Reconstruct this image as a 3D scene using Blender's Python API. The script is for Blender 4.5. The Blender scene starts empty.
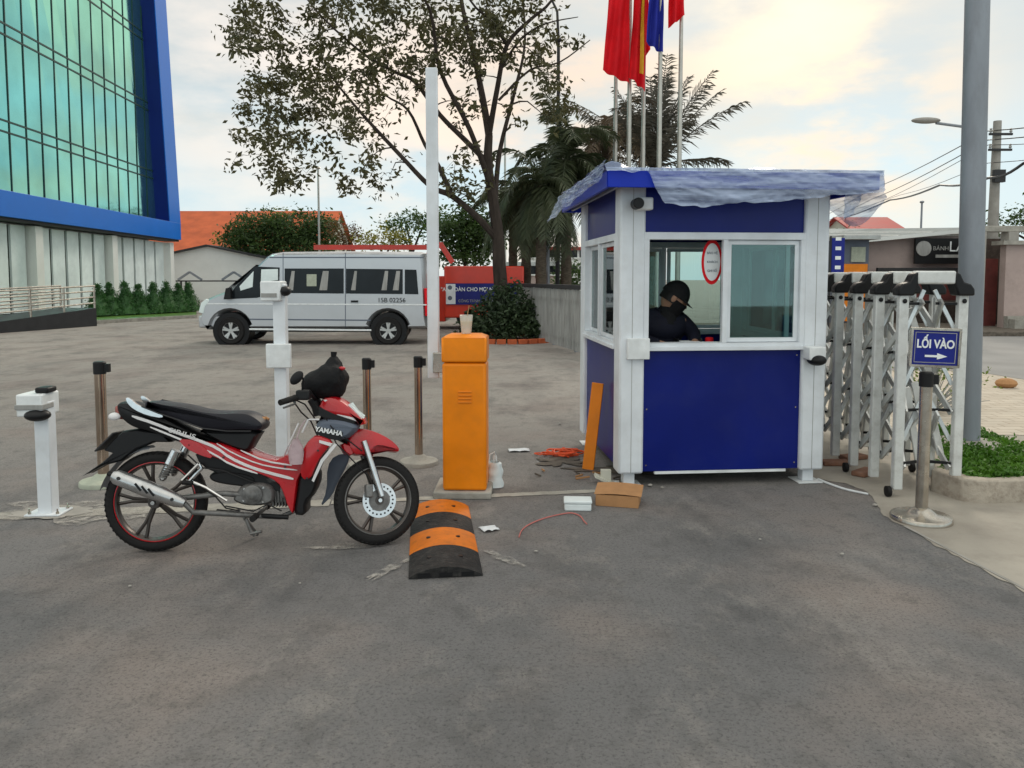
import bpy, bmesh, math, random
from mathutils import Vector, Matrix, noise
random.seed(7)
R = math.radians
sc = bpy.context.scene
C = sc.collection
# ---------------------------------------------------------------- camera
F_PX, CX, HOR, CAMZ = 770.0, 512.0, 278.0, 1.65
PITCH = R(4.0)
CY = HOR + F_PX * math.tan(PITCH)          # image row of the optical axis
cam = bpy.data.cameras.new('camera'); camo = bpy.data.objects.new('camera', cam); C.objects.link(camo)
camo.location = (0, 0, CAMZ); camo.rotation_euler = (R(90) - PITCH, 0, 0)
cam.sensor_width = 36; cam.lens = 36 * F_PX / 1024; cam.shift_y = (CY - 384) / 1024; cam.clip_start = 0.05; cam.clip_end = 2000
sc.camera = camo
# ---------------------------------------------------------------- sky, sun, exposure
SUN_AZ, SUN_EL = R(20), R(33)          # azimuth to the right of the view direction (+Y)
w = bpy.data.worlds.new('World'); sc.world = w; w.use_nodes = True
nt = w.node_tree; nt.nodes.clear(); N = nt.nodes.new; L = nt.links.new
def ray(px, py):
    u = (CY - py) / F_PX
    return Vector(((px - CX) / F_PX, math.cos(PITCH) + u * math.sin(PITCH), -math.sin(PITCH) + u * math.cos(PITCH))).normalized()
out = N('ShaderNodeOutputWorld'); bg = N('ShaderNodeBackground'); bg2 = N('ShaderNodeBackground'); mixs = N('ShaderNodeMixShader')
sky = N('ShaderNodeTexSky'); sky.sky_type = 'NISHITA'; sky.sun_disc = False; sky.sun_elevation = SUN_EL; sky.sun_rotation = SUN_AZ
sky.air_density = 1.0; sky.dust_density = 2.0
L(sky.outputs[0], bg.inputs[0]); bg.inputs[1].default_value = 0.08
tc = N('ShaderNodeTexCoord')
sep = N('ShaderNodeSeparateXYZ'); L(tc.outputs['Generated'], sep.inputs[0])
grad = N('ShaderNodeValToRGB'); L(sep.outputs['Z'], grad.inputs[0])
e = grad.color_ramp.elements
e[0].position = 0.0; e[0].color = (0.56, 0.70, 0.75, 1)
e[1].position = 0.5; e[1].color = (0.50, 0.52, 0.50, 1)
m_ = e.new(0.14); m_.color = (0.51, 0.65, 0.71, 1)
m_ = e.new(0.24); m_.color = (0.50, 0.56, 0.57, 1)
def vnoise(scale, detail, stretch, seed=0.0):
    mp = N('ShaderNodeMapping'); L(tc.outputs['Generated'], mp.inputs[0]); mp.inputs['Scale'].default_value = stretch; mp.inputs['Location'].default_value = (seed, seed, 0)
    nz = N('ShaderNodeTexNoise'); L(mp.outputs[0], nz.inputs[0]); nz.inputs['Scale'].default_value = scale; nz.inputs['Detail'].default_value = detail; nz.inputs['Roughness'].default_value = 0.55
    return nz.outputs[0]
def ramp(sock, a, b):
    r = N('ShaderNodeMapRange'); L(sock, r.inputs[0]); r.inputs[1].default_value = a; r.inputs[2].default_value = b; r.interpolation_type = 'SMOOTHSTEP'
    return r.outputs[0]
def mixc(fac, a, b):
    m = N('ShaderNodeMix'); m.data_type = 'RGBA'; L(fac, m.inputs[0])
    if hasattr(a, 'is_output'): L(a, m.inputs[6])
    else: m.inputs[6].default_value = a
    if hasattr(b, 'is_output'): L(b, m.inputs[7])
    else: m.inputs[7].default_value = b
    return m.outputs[2]
def mul(a, b):
    m = N('ShaderNodeMath'); m.operation = 'MULTIPLY'; L(a, m.inputs[0])
    if hasattr(b, 'is_output'): L(b, m.inputs[1])
    else: m.inputs[1].default_value = b
    return m.outputs[0]
cl = ramp(vnoise(2.2, 8, (1, 1, 3.2)), 0.44, 0.66)
up = ramp(sep.outputs['Z'], 0.06, 0.26)
col = mixc(mul(cl, up), grad.outputs[0], (0.62, 0.58, 0.50, 1))
n2 = ramp(vnoise(5.0, 7, (1, 1, 2.6), 3.1), 0.36, 0.62)
def blob(px, py, power, color, amt):
    global col
    d = N('ShaderNodeVectorMath'); d.operation = 'DOT_PRODUCT'; nrm = N('ShaderNodeVectorMath'); nrm.operation = 'NORMALIZE'
    L(tc.outputs['Generated'], nrm.inputs[0]); L(nrm.outputs[0], d.inputs[0]); d.inputs[1].default_value = ray(px, py)
    p = N('ShaderNodeMath'); p.operation = 'POWER'; L(d.outputs['Value'], p.inputs[0]); p.inputs[1].default_value = power
    cmx = N('ShaderNodeMath'); cmx.operation = 'MAXIMUM'; cmx.inputs[1].default_value = 0.0; L(p.outputs[0], cmx.inputs[0])
    col = mixc(mul(mul(cmx.outputs[0], n2), amt), col, color)
blob(850, 128, 170, (1.0, 0.66, 0.38, 1), 1.0)
blob(800, 20, 120, (1.0, 0.88, 0.62, 1), 0.8)
blob(560, 150, 90, (1.0, 0.66, 0.42, 1), 0.9)
blob(390, 110, 60, (0.98, 0.78, 0.62, 1), 0.7)
blob(230, 60, 60, (0.92, 0.82, 0.72, 1), 0.6)
L(col, bg2.inputs[0])
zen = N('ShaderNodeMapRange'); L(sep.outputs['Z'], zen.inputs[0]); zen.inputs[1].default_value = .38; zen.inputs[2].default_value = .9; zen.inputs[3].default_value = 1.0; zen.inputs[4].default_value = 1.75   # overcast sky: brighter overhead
rear = N('ShaderNodeMapRange'); L(sep.outputs['Y'], rear.inputs[0]); rear.inputs[1].default_value = .1; rear.inputs[2].default_value = -.6; rear.inputs[3].default_value = 1.0; rear.inputs[4].default_value = 1.45  # unseen sky behind the camera, brightened on purpose to light the front faces
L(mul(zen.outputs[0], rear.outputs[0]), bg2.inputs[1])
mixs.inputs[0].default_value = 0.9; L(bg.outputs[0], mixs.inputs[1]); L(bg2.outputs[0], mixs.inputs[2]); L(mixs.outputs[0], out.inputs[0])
sd = bpy.data.lights.new('sun', 'SUN'); so = bpy.data.objects.new('sun', sd); C.objects.link(so)
sd.energy = 1.0; sd.angle = R(12); sd.color = (1.0, 0.9, 0.76)
sdir = Vector((math.sin(SUN_AZ) * math.cos(SUN_EL), math.cos(SUN_AZ) * math.cos(SUN_EL), math.sin(SUN_EL)))
so.rotation_euler = sdir.to_track_quat('Z', 'Y').to_euler()
sc.view_settings.view_transform = 'Standard'; sc.view_settings.look = 'None'; sc.view_settings.exposure = 0.36; sc.view_settings.gamma = 1.0
sc.view_settings.use_curve_mapping = False
# ---------------------------------------------------------------- measuring helpers (pixel of the photograph -> place in the world)
CAM = Vector((0, 0, CAMZ))
def G(px, py, z=0.0):
    d = ray(px, py); return CAM + d * ((z - CAMZ) / d.z)
def P(px, py, Y):
    d = ray(px, py); return CAM + d * (Y / d.y)
class Frame:
    def __init__(s, org, ang, lean=0.0):
        s.m = Matrix.Translation(org) @ Matrix.Rotation(ang, 4, 'Z') @ Matrix.Rotation(lean, 4, 'X'); s.i = s.m.inverted(); s.c = s.i @ CAM
    def at(s, px, py, y=0.0):                       # hit with the local plane y = const
        d = s.i.to_3x3() @ ray(px, py); p = s.c + d * ((y - s.c.y) / d.y); return (p.x, p.z)
    def side(s, px, py, x=0.0):                     # hit with the local plane x = const
        d = s.i.to_3x3() @ ray(px, py); p = s.c + d * ((x - s.c.x) / d.x); return (p.y, p.z)
# ---------------------------------------------------------------- materials
def mat(name, col, rough=0.6, metal=0.0, var=0.12, scale=4.0, bump=0.0, bscale=40.0, coat=0.0, dirt=0.0, dirtcol=(0.12, 0.1, 0.08), trans=0.0, ior=1.45, alpha=1.0, emit=0.0, stretch=(1, 1, 1), detail=6):
    m = bpy.data.materials.new(name); m.use_nodes = True; t = m.node_tree; b = t.nodes['Principled BSDF']
    tcn = t.nodes.new('ShaderNodeTexCoord'); mp = t.nodes.new('ShaderNodeMapping'); t.links.new(tcn.outputs['Object'], mp.inputs[0]); mp.inputs['Scale'].default_value = stretch
    nz = t.nodes.new('ShaderNodeTexNoise'); nz.inputs['Scale'].default_value = scale; nz.inputs['Detail'].default_value = detail; t.links.new(mp.outputs[0], nz.inputs[0])
    mr = t.nodes.new('ShaderNodeMapRange'); t.links.new(nz.outputs[0], mr.inputs[0]); mr.inputs[1].default_value = 0.3; mr.inputs[2].default_value = 0.7
    mx = t.nodes.new('ShaderNodeMix'); mx.data_type = 'RGBA'; t.links.new(mr.outputs[0], mx.inputs[0])
    mx.inputs[6].default_value = (*[c * (1 - var) for c in col], 1); mx.inputs[7].default_value = (*[min(1, c * (1 + var)) for c in col], 1)
    outc = mx.outputs[2]
    if dirt > 0:
        n3 = t.nodes.new('ShaderNodeTexNoise'); n3.inputs['Scale'].default_value = scale * 2.3; n3.inputs['Detail'].default_value = 9; n3.inputs['Roughness'].default_value = 0.7; t.links.new(mp.outputs[0], n3.inputs[0])
        r3 = t.nodes.new('ShaderNodeMapRange'); t.links.new(n3.outputs[0], r3.inputs[0]); r3.inputs[1].default_value = 0.48; r3.inputs[2].default_value = 0.75; r3.inputs[4].default_value = dirt
        m3 = t.nodes.new('ShaderNodeMix'); m3.data_type = 'RGBA'; t.links.new(r3.outputs[0], m3.inputs[0]); t.links.new(outc, m3.inputs[6]); m3.inputs[7].default_value = (*dirtcol, 1); outc = m3.outputs[2]
    t.links.new(outc, b.inputs['Base Color'])
    rr = t.nodes.new('ShaderNodeMapRange'); t.links.new(nz.outputs[0], rr.inputs[0]); rr.inputs[3].default_value = max(0.02, rough - 0.07); rr.inputs[4].default_value = min(1, rough + 0.07); t.links.new(rr.outputs[0], b.inputs['Roughness'])
    b.inputs['Metallic'].default_value = metal; b.inputs['Specular IOR Level'].default_value = 0.5 if (metal > .3 or coat > 0 or rough < .2) else 0.28; b.inputs['Coat Weight'].default_value = coat; b.inputs['Coat Roughness'].default_value = 0.08
    b.inputs['Transmission Weight'].default_value = trans; b.inputs['IOR'].default_value = ior; b.inputs['Alpha'].default_value = alpha
    if bump > 0:
        bn = t.nodes.new('ShaderNodeTexNoise'); bn.inputs['Scale'].default_value = bscale; bn.inputs['Detail'].default_value = 5; t.links.new(mp.outputs[0], bn.inputs[0])
        bp = t.nodes.new('ShaderNodeBump'); bp.inputs['Strength'].default_value = bump; bp.inputs['Distance'].default_value = 0.01; t.links.new(bn.outputs[0], bp.inputs['Height']); t.links.new(bp.outputs[0], b.inputs['Normal'])
    return m
def glassy(name, tint, mixf, rough=0.02):                      # thin window pane: see-through plus mirror reflection
    m = bpy.data.materials.new(name); m.use_nodes = True; t = m.node_tree; t.nodes.clear()
    o = t.nodes.new('ShaderNodeOutputMaterial'); tr = t.nodes.new('ShaderNodeBsdfTransparent'); tr.inputs[0].default_value = (*tint, 1)
    g = t.nodes.new('ShaderNodeBsdfGlossy'); g.inputs['Roughness'].default_value = rough; g.inputs[0].default_value = (0.9, 0.95, 0.95, 1)
    fr = t.nodes.new('ShaderNodeLayerWeight'); fr.inputs[0].default_value = mixf
    mx = t.nodes.new('ShaderNodeMixShader'); t.links.new(fr.outputs['Fresnel'], mx.inputs[0]); t.links.new(tr.outputs[0], mx.inputs[1]); t.links.new(g.outputs[0], mx.inputs[2]); t.links.new(mx.outputs[0], o.inputs[0])
    return m
def leafmat(name, a, b, tr=0.35):
    m = bpy.data.materials.new(name); m.use_nodes = True; t = m.node_tree; p = t.nodes['Principled BSDF']
    oi = t.nodes.new('ShaderNodeTexCoord'); nz = t.nodes.new('ShaderNodeTexNoise'); nz.inputs['Scale'].default_value = 1.3; nz.inputs['Detail'].default_value = 8; nz.inputs['Roughness'].default_value = 0.8
    t.links.new(oi.outputs['Object'], nz.inputs[0]); mr = t.nodes.new('ShaderNodeMapRange'); mr.inputs[1].default_value = 0.33; mr.inputs[2].default_value = 0.67; t.links.new(nz.outputs[0], mr.inputs[0])
    mx = t.nodes.new('ShaderNodeMix'); mx.data_type = 'RGBA'; t.links.new(mr.outputs[0], mx.inputs[0]); mx.inputs[6].default_value = (*a, 1); mx.inputs[7].default_value = (*b, 1)
    t.links.new(mx.outputs[2], p.inputs['Base Color']); p.inputs['Roughness'].default_value = 0.55
    tl = t.nodes.new('ShaderNodeBsdfTranslucent'); t.links.new(mx.outputs[2], tl.inputs[0]); ms = t.nodes.new('ShaderNodeMixShader'); ms.inputs[0].default_value = tr
    o = t.nodes['Material Output']; t.links.new(p.outputs[0], ms.inputs[1]); t.links.new(tl.outputs[0], ms.inputs[2]); t.links.new(ms.outputs[0], o.inputs[0])
    return m
M = dict(
 white=mat('white_powder_coat', (0.74, 0.77, 0.80), 0.38, dirt=0.22, dirtcol=(0.45, 0.43, 0.38), scale=3),
 whitep=mat('white_plastic', (0.78, 0.80, 0.80), 0.35, dirt=0.15, dirtcol=(0.4, 0.38, 0.34), scale=9),
 navy=mat('navy_panel', (0.002, 0.010, 0.155), 0.34, var=0.15, scale=1.6, bump=0.14, bscale=2.5, dirt=0.22, dirtcol=(0.03, 0.04, 0.16)),
 black=mat('black_plastic', (0.012, 0.012, 0.013), 0.42),
 dark=mat('dark_grey', (0.04, 0.04, 0.042), 0.6),
 rubber=mat('tyre_rubber', (0.014, 0.013, 0.013), 0.72, bump=0.4, bscale=60),
 steel=mat('stainless_steel', (0.50, 0.46, 0.40), 0.26, 0.9, var=0.2, scale=7, dirt=0.45, dirtcol=(0.16, 0.10, 0.06)),
 rusty=mat('rusty_stainless', (0.56, 0.46, 0.37), 0.16, 1.0, var=0.25, scale=14, dirt=0.5, dirtcol=(0.24, 0.14, 0.09), stretch=(1, 1, .15)),
 chrome=mat('chrome', (0.62, 0.62, 0.62), 0.18, 1.0, dirt=0.3, dirtcol=(0.2, 0.18, 0.16), scale=10),
 alu=mat('cast_aluminium', (0.17, 0.165, 0.16), 0.5, 0.55, var=0.3, scale=20, dirt=0.5, dirtcol=(0.04, 0.035, 0.03)),
 bikered=mat('red_bike_paint', (0.46, 0.004, 0.010), 0.28, coat=0.5, dirt=0.15, dirtcol=(0.2, 0.05, 0.04), scale=6),
 bikewhite=mat('silver_white_decal', (0.72, 0.70, 0.70), 0.4),
 seat=mat('black_vinyl', (0.016, 0.016, 0.022), 0.38, bump=0.25, bscale=180),
 cloth=mat('black_nylon', (0.008, 0.008, 0.009), 0.75, bump=0.8, bscale=30),
 slate=mat('slate_plastic', (0.12, 0.14, 0.18), 0.45),
 lens=mat('clear_red_lens', (0.35, 0.10, 0.08), 0.15),
 orange=mat('orange_powder_coat', (0.86, 0.245, 0.006), 0.38, bump=0.04, bscale=8, dirt=0.18, dirtcol=(0.45, 0.16, 0.04), scale=4),
 orangew=mat('orange_board_paint', (0.80, 0.24, 0.02), 0.6, dirt=0.2, dirtcol=(0.5, 0.2, 0.06)),
 concrete=mat('concrete', (0.36, 0.34, 0.30), 0.9, var=0.2, scale=6, bump=0.5, bscale=60, dirt=0.5, dirtcol=(0.2, 0.18, 0.15)),
 vansilver=mat('silver_van_paint', (0.52, 0.53, 0.55), 0.30, 0.5, var=0.04, coat=0.6, scale=1, dirt=0.12, dirtcol=(0.3, 0.28, 0.26)),
 tint=mat('dark_tinted_glass', (0.012, 0.015, 0.018), 0.06, var=0.3, scale=2),
 truckred=mat('truck_red_paint', (0.62, 0.035, 0.012), 0.35, coat=0.3, dirt=0.2, dirtcol=(0.3, 0.05, 0.02), scale=2),
 banner=mat('navy_banner', (0.02, 0.025, 0.17), 0.6, scale=5),
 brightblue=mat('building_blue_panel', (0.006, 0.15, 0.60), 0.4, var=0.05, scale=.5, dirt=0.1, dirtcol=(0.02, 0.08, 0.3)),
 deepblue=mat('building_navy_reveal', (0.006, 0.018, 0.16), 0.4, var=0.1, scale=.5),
 tealglass=mat('teal_mirror_glass', (0.20, 0.56, 0.53), 0.06, 0.92, var=0.22, scale=0.35, bump=0.08, bscale=.6),
 paleglass=mat('pale_ground_glass', (0.74, 0.82, 0.81), 0.2, 0.0, var=0.12, scale=.7, dirt=0.2, dirtcol=(0.2, 0.26, 0.26)),
 mullion=mat('dark_mullion', (0.015, 0.05, 0.045), 0.5),
 bwhite=mat('white_render_wall', (0.74, 0.75, 0.72), 0.85, var=0.06, scale=.6, bump=0.2, dirt=0.2, dirtcol=(0.5, 0.49, 0.45)),
 cream=mat('cream_render_wall', (0.56, 0.55, 0.47), 0.9, var=0.08, scale=.4, dirt=0.3, dirtcol=(0.36, 0.34, 0.28)),
 pink=mat('faded_pink_wall', (0.46, 0.36, 0.33), 0.9, var=0.15, scale=.8, dirt=0.5, dirtcol=(0.25, 0.2, 0.17)),
 rtile=mat('red_roof_tiles', (0.50, 0.115, 0.045), 0.8, var=0.18, scale=.8, bump=0.6, bscale=6, dirt=0.4, dirtcol=(0.32, 0.07, 0.04)),
 crimson=mat('crimson_roof_sheet', (0.36, 0.04, 0.035), 0.6, var=0.12, scale=1),
 tin=mat('corrugated_tin', (0.45, 0.47, 0.46), 0.6, 0.2, var=0.15, scale=2, dirt=0.5, dirtcol=(0.2, 0.17, 0.14)),
 pole=mat('galvanised_pole', (0.27, 0.29, 0.32), 0.55, 0.4, var=0.16, scale=3, dirt=0.45, dirtcol=(0.17, 0.17, 0.18), stretch=(1, 1, .3)),
 cpole=mat('concrete_pole', (0.34, 0.32, 0.29), 0.85, var=0.15, scale=3, dirt=0.3, dirtcol=(0.2, 0.18, 0.15)),
 fpole=mat('flagpole_steel', (0.50, 0.47, 0.42), 0.35, 0.6, var=0.1),
 flagred=mat('red_flag_cloth', (0.72, 0.010, 0.018), 0.8, var=0.1, scale=3),
 flagblue=mat('blue_flag_cloth', (0.02, 0.03, 0.30), 0.8, var=0.1, scale=3),
 yellow=mat('yellow_cloth', (0.80, 0.50, 0.04), 0.8),
 bark=mat('tree_bark', (0.045, 0.034, 0.028), 0.9, var=0.35, scale=8, bump=0.8, bscale=20, stretch=(1, 1, .3)),
 palmbark=mat('palm_bark', (0.10, 0.08, 0.06), 0.9, var=0.4, scale=9, bump=0.9, bscale=16, stretch=(1, 1, 3)),
 leaf=leafmat('mango_like_leaves', (0.026, 0.032, 0.011), (0.135, 0.12, 0.045)),
 leafd=leafmat('dark_green_leaves', (0.016, 0.038, 0.010), (0.085, 0.15, 0.03)),
 leafb=leafmat('bright_green_leaves', (0.06, 0.13, 0.02), (0.22, 0.26, 0.04)),
 leafr=leafmat('reddish_leaves', (0.08, 0.03, 0.015), (0.16, 0.10, 0.03)),
 leafy=leafmat('yellow_green_leaves', (0.14, 0.15, 0.02), (0.34, 0.30, 0.04)),
 cone=leafmat('clipped_shrub_leaves', (0.018, 0.075, 0.02), (0.08, 0.22, 0.05), .2),
 palm=leafmat('palm_leaflets', (0.026, 0.042, 0.018), (0.10, 0.115, 0.05), .25),
 palmdry=leafmat('dry_palm_leaflets', (0.10, 0.065, 0.04), (0.26, 0.20, 0.13), .35),
 palmgrey=leafmat('grey_palm_leaflets', (0.045, 0.045, 0.032), (0.17, 0.155, 0.125), .3),
 bushdark=leafmat('dark_bush_leaves', (0.012, 0.026, 0.010), (0.05, 0.085, 0.03), .2),
 grass=leafmat('ground_cover', (0.035, 0.12, 0.01), (0.13, 0.28, 0.025), .3),
 gatewhite=mat('gate_aluminium', (0.66, 0.67, 0.65), 0.42, 0.1, var=0.1, scale=5, dirt=0.45, dirtcol=(0.28, 0.26, 0.22)),
 card=mat('brown_cardboard', (0.42, 0.22, 0.10), 0.85, var=0.1, scale=12),
 foam=mat('white_foam', (0.75, 0.80, 0.80), 0.7, bump=0.3, bscale=120),
 paper=mat('white_paper', (0.70, 0.72, 0.74), 0.8),
 cord=mat('orange_red_cord', (0.75, 0.10, 0.03), 0.55),
 wirepink=mat('thin_red_wire', (0.55, 0.17, 0.15), 0.6),
 signblue=mat('sign_blue', (0.012, 0.02, 0.21), 0.4, scale=8),
 signwhite=mat('sign_lettering_white', (0.80, 0.82, 0.82), 0.5),
 skin=mat('skin', (0.36, 0.20, 0.13), 0.5),
 denim=mat('dark_trousers', (0.02, 0.022, 0.035), 0.85),
 jacket=mat('navy_jacket', (0.010, 0.011, 0.022), 0.75, bump=0.5, bscale=14),
 hair=mat('black_hair', (0.008, 0.007, 0.007), 0.5),
 slat=mat('weathered_white_slats', (0.36, 0.355, 0.34), 0.6, var=0.2, scale=5, dirt=0.6, dirtcol=(0.16, 0.15, 0.13), stretch=(1, 1, .2)),
 bumpbl=mat('black_rubber_ramp', (0.022, 0.021, 0.021), 0.7, bump=0.6, bscale=50, dirt=0.4, dirtcol=(0.12, 0.11, 0.10), scale=9),
 bumpor=mat('orange_reflective_ramp', (0.66, 0.17, 0.012), 0.6, dirt=0.5, dirtcol=(0.22, 0.09, 0.03), scale=10),
 soil=mat('debris_soil', (0.13, 0.11, 0.09), 0.95, var=0.4, scale=12, bump=0.8),
 lightgreen=mat('pale_green_painted_base', (0.42, 0.45, 0.36), 0.6, dirt=0.4, dirtcol=(0.25, 0.22, 0.18), scale=8),
)
M['tint'].node_tree.nodes['Principled BSDF'].inputs['Specular IOR Level'].default_value = .22
M['gatelat'] = mat('gate_lattice_steel', (0.60, 0.61, 0.60), .3, .6, dirt=.3, scale=8)
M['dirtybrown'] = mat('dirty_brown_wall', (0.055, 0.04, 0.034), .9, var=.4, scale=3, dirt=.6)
M['crimdark'] = mat('faded_crimson_shutter', (0.17, 0.045, 0.04), .7, var=.3, scale=2, dirt=.6, dirtcol=(.05, .03, .03))
M['brickdull'] = mat('dusty_brick', (0.26, 0.13, 0.085), .9, var=.3, scale=9, dirt=.6, dirtcol=(.2,.17,.14))
M['dirtykerb'] = mat('dirty_kerb_stone', (0.40, 0.35, 0.29), .9, var=.25, scale=4, bump=.7, dirt=.8, dirtcol=(.16, .12, .09))
M['glass'] = glassy('booth_glass', (0.72, 0.84, 0.82), 0.38)
M['vanglass'] = glassy('van_cab_glass', (0.55, 0.62, 0.62), 0.5)
M['cup'] = mat('clear_plastic_cup', (0.78, 0.76, 0.70), .15, alpha=.42)
def sheet_mat():
    m = bpy.data.materials.new('milky_plastic_film'); m.use_nodes = True; t = m.node_tree; t.nodes.clear(); n = t.nodes.new; l = t.links.new
    o = n('ShaderNodeOutputMaterial'); tr = n('ShaderNodeBsdfTransparent'); tr.inputs[0].default_value = (0.9, 0.94, 1, 1)
    pb = n('ShaderNodeBsdfPrincipled'); pb.inputs['Base Color'].default_value = (0.42, 0.50, 0.68, 1); pb.inputs['Roughness'].default_value = 0.28
    tcn = n('ShaderNodeTexCoord'); mp = n('ShaderNodeMapping'); mp.inputs['Scale'].default_value = (0.55, 1, 6.5); mp.inputs['Rotation'].default_value = (0, R(11), 0); l(tcn.outputs['Object'], mp.inputs[0])
    nz = n('ShaderNodeTexNoise'); nz.inputs['Scale'].default_value = 3.0; nz.inputs['Detail'].default_value = 5; nz.inputs['Roughness'].default_value = .6; nz.inputs['Distortion'].default_value = .5; l(mp.outputs[0], nz.inputs[0])
    mr = n('ShaderNodeMapRange'); mr.inputs[1].default_value = 0.40; mr.inputs[2].default_value = 0.72; mr.inputs[3].default_value = 0.36; mr.inputs[4].default_value = 0.95; l(nz.outputs[0], mr.inputs[0])
    bp = n('ShaderNodeBump'); bp.inputs['Strength'].default_value = 0.6; bp.inputs['Distance'].default_value = 0.02; l(nz.outputs[0], bp.inputs['Height']); l(bp.outputs[0], pb.inputs['Normal'])
    mx = n('ShaderNodeMixShader'); l(mr.outputs[0], mx.inputs[0]); l(tr.outputs[0], mx.inputs[1]); l(pb.outputs[0], mx.inputs[2]); l(mx.outputs[0], o.inputs[0]); return m
M['film'] = sheet_mat()
# ---------------------------------------------------------------- mesh builder
class MB:
    def __init__(s): s.v = []; s.f = []
    def add(s, vs, fs):
        b = len(s.v); s.v += [tuple(v) for v in vs]; s.f += [tuple(i + b for i in f) for f in fs]; return s
    def box(s, x0, x1, y0, y1, z0, z1, m=None):
        vs = [Vector(p) for p in ((x0,y0,z0),(x1,y0,z0),(x1,y1,z0),(x0,y1,z0),(x0,y0,z1),(x1,y0,z1),(x1,y1,z1),(x0,y1,z1))]
        if m is not None: vs = [m @ v for v in vs]
        return s.add(vs, [(0,3,2,1),(4,5,6,7),(0,1,5,4),(1,2,6,5),(2,3,7,6),(3,0,4,7)])
    def tube(s, pts, rad, n=8, cap=True, sq=False):
        pts = [Vector(p) for p in pts]; k = len(pts)
        if not isinstance(rad, (list, tuple)): rad = [rad] * k
        vs = []; fs = []; up = None
        for i, p in enumerate(pts):
            t = (pts[min(i + 1, k - 1)] - pts[max(i - 1, 0)]).normalized()
            if up is None: up = Vector((0, 0, 1)) if abs(t.z) < 0.9 else Vector((0, 1, 0))
            a = t.cross(up)
            if a.length < 1e-5: a = t.cross(Vector((1, 0, 0)))
            a.normalize(); b = a.cross(t).normalized(); up = b
            for j in range(n):
                an = 2 * math.pi * (j + (0.5 if sq else 0)) / n
                vs.append(p + (a * math.cos(an) + b * math.sin(an)) * rad[i])
        for i in range(k - 1):
            for j in range(n):
                q = (j + 1) % n; fs.append((i*n+j, i*n+q, (i+1)*n+q, (i+1)*n+j))
        if cap: fs.append(tuple(range(n))[::-1]); fs.append(tuple((k-1)*n + j for j in range(n)))
        return s.add(vs, fs)
    def bar(s, p0, p1, wx, wy, side=(0, 1, 0)):        # rectangular bar from p0 to p1; wy measured along 'side'
        p0 = Vector(p0); p1 = Vector(p1); t = (p1 - p0).normalized(); sd_ = Vector(side); a = t.cross(sd_).normalized(); b = a.cross(t).normalized()
        vs = [p + a * (sx * wx / 2) + b * (sy * wy / 2) for p in (p0, p1) for sx, sy in ((-1,-1),(1,-1),(1,1),(-1,1))]
        return s.add(vs, [(0,3,2,1),(4,5,6,7),(0,1,5,4),(1,2,6,5),(2,3,7,6),(3,0,4,7)])
    def lathe(s, prof, c=(0, 0, 0), n=24, axis='z', m=None, cap=True):
        vs = []; fs = []; c = Vector(c)
        for r_, h in prof:
            for j in range(n):
                a = 2 * math.pi * j / n; x, y = r_ * math.cos(a), r_ * math.sin(a)
                p = Vector((x, y, h)) if axis == 'z' else (Vector((x, h, y)) if axis == 'y' else Vector((h, x, y)))
                vs.append((m @ (p + c)) if m is not None else p + c)
        k = len(prof)
        for i in range(k - 1):
            for j in range(n):
                q = (j + 1) % n; fs.append((i*n+j, i*n+q, (i+1)*n+q, (i+1)*n+j))
        cap = cap and prof[0] != prof[-1]
        if cap and prof[0][0] > 1e-6: fs.append(tuple(range(n))[::-1])
        if cap and prof[-1][0] > 1e-6: fs.append(tuple((k-1)*n+j for j in range(n)))
        return s.add(vs, fs)
    def prism(s, poly, y0, y1, m=None):                # outline in local x-z, extruded along y
        n = len(poly); vs = [Vector((p[0], y, p[1])) for y in (y0, y1) for p in poly]
        if m is not None: vs = [m @ v for v in vs]
        return s.add(vs, [tuple(range(n)), tuple(range(2*n-1, n-1, -1))] + [(i, i+n, (i+1) % n + n, (i+1) % n) for i in range(n)])
    def puff(s, poly, y0, y1, inset, rings=3, m=None):  # like prism, but the outline shrinks towards both faces (rounded body)
        area = sum(poly[i][0]*poly[(i+1) % len(poly)][1] - poly[(i+1) % len(poly)][0]*poly[i][1] for i in range(len(poly)))
        sg = 1 if area > 0 else -1; n = len(poly); nr = []
        for i in range(n):
            a = Vector(poly[i-1]); b = Vector(poly[(i+1) % n]); t = (b - a)
            t = t.normalized() if t.length > 1e-9 else Vector((1, 0)); nr.append(Vector((-t.y, t.x)) * sg)
        hw = (y1 - y0) / 2; yc = (y0 + y1) / 2; lay = []
        K = rings * 2
        for k in range(K + 1):
            a = math.pi * (k / K) ; yy = -math.cos(a); off = inset * (1 - math.sin(a) ** 0.7) if 0 < k < K else inset
            lay.append([Vector((poly[i][0] + nr[i].x * off, yc + yy * hw, poly[i][1] + nr[i].y * off)) for i in range(n)])
        vs = [p for l_ in lay for p in l_]
        if m is not None: vs = [m @ v for v in vs]
        fs = [tuple(range(n)), tuple(range((K+1)*n-1, K*n-1, -1))]
        for k in range(K):
            for i in range(n):
                q = (i+1) % n; fs.append((k*n+i, (k+1)*n+i, (k+1)*n+q, k*n+q))
        return s.add(vs, fs)
    def sphere(s, c, r, n=16, k=10, m=None):
        r = (r, r, r) if not isinstance(r, (tuple, list)) else r; vs = []; fs = []
        for i in range(k + 1):
            th = math.pi * i / k
            for j in range(n):
                a = 2 * math.pi * j / n; p = Vector((c[0] + r[0]*math.sin(th)*math.cos(a), c[1] + r[1]*math.sin(th)*math.sin(a), c[2] + r[2]*math.cos(th))); vs.append(m @ p if m is not None else p)
        for i in range(k):
            for j in range(n):
                q = (j+1) % n; fs.append((i*n+j, (i+1)*n+j, (i+1)*n+q, i*n+q))
        return s.add(vs, fs)
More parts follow.
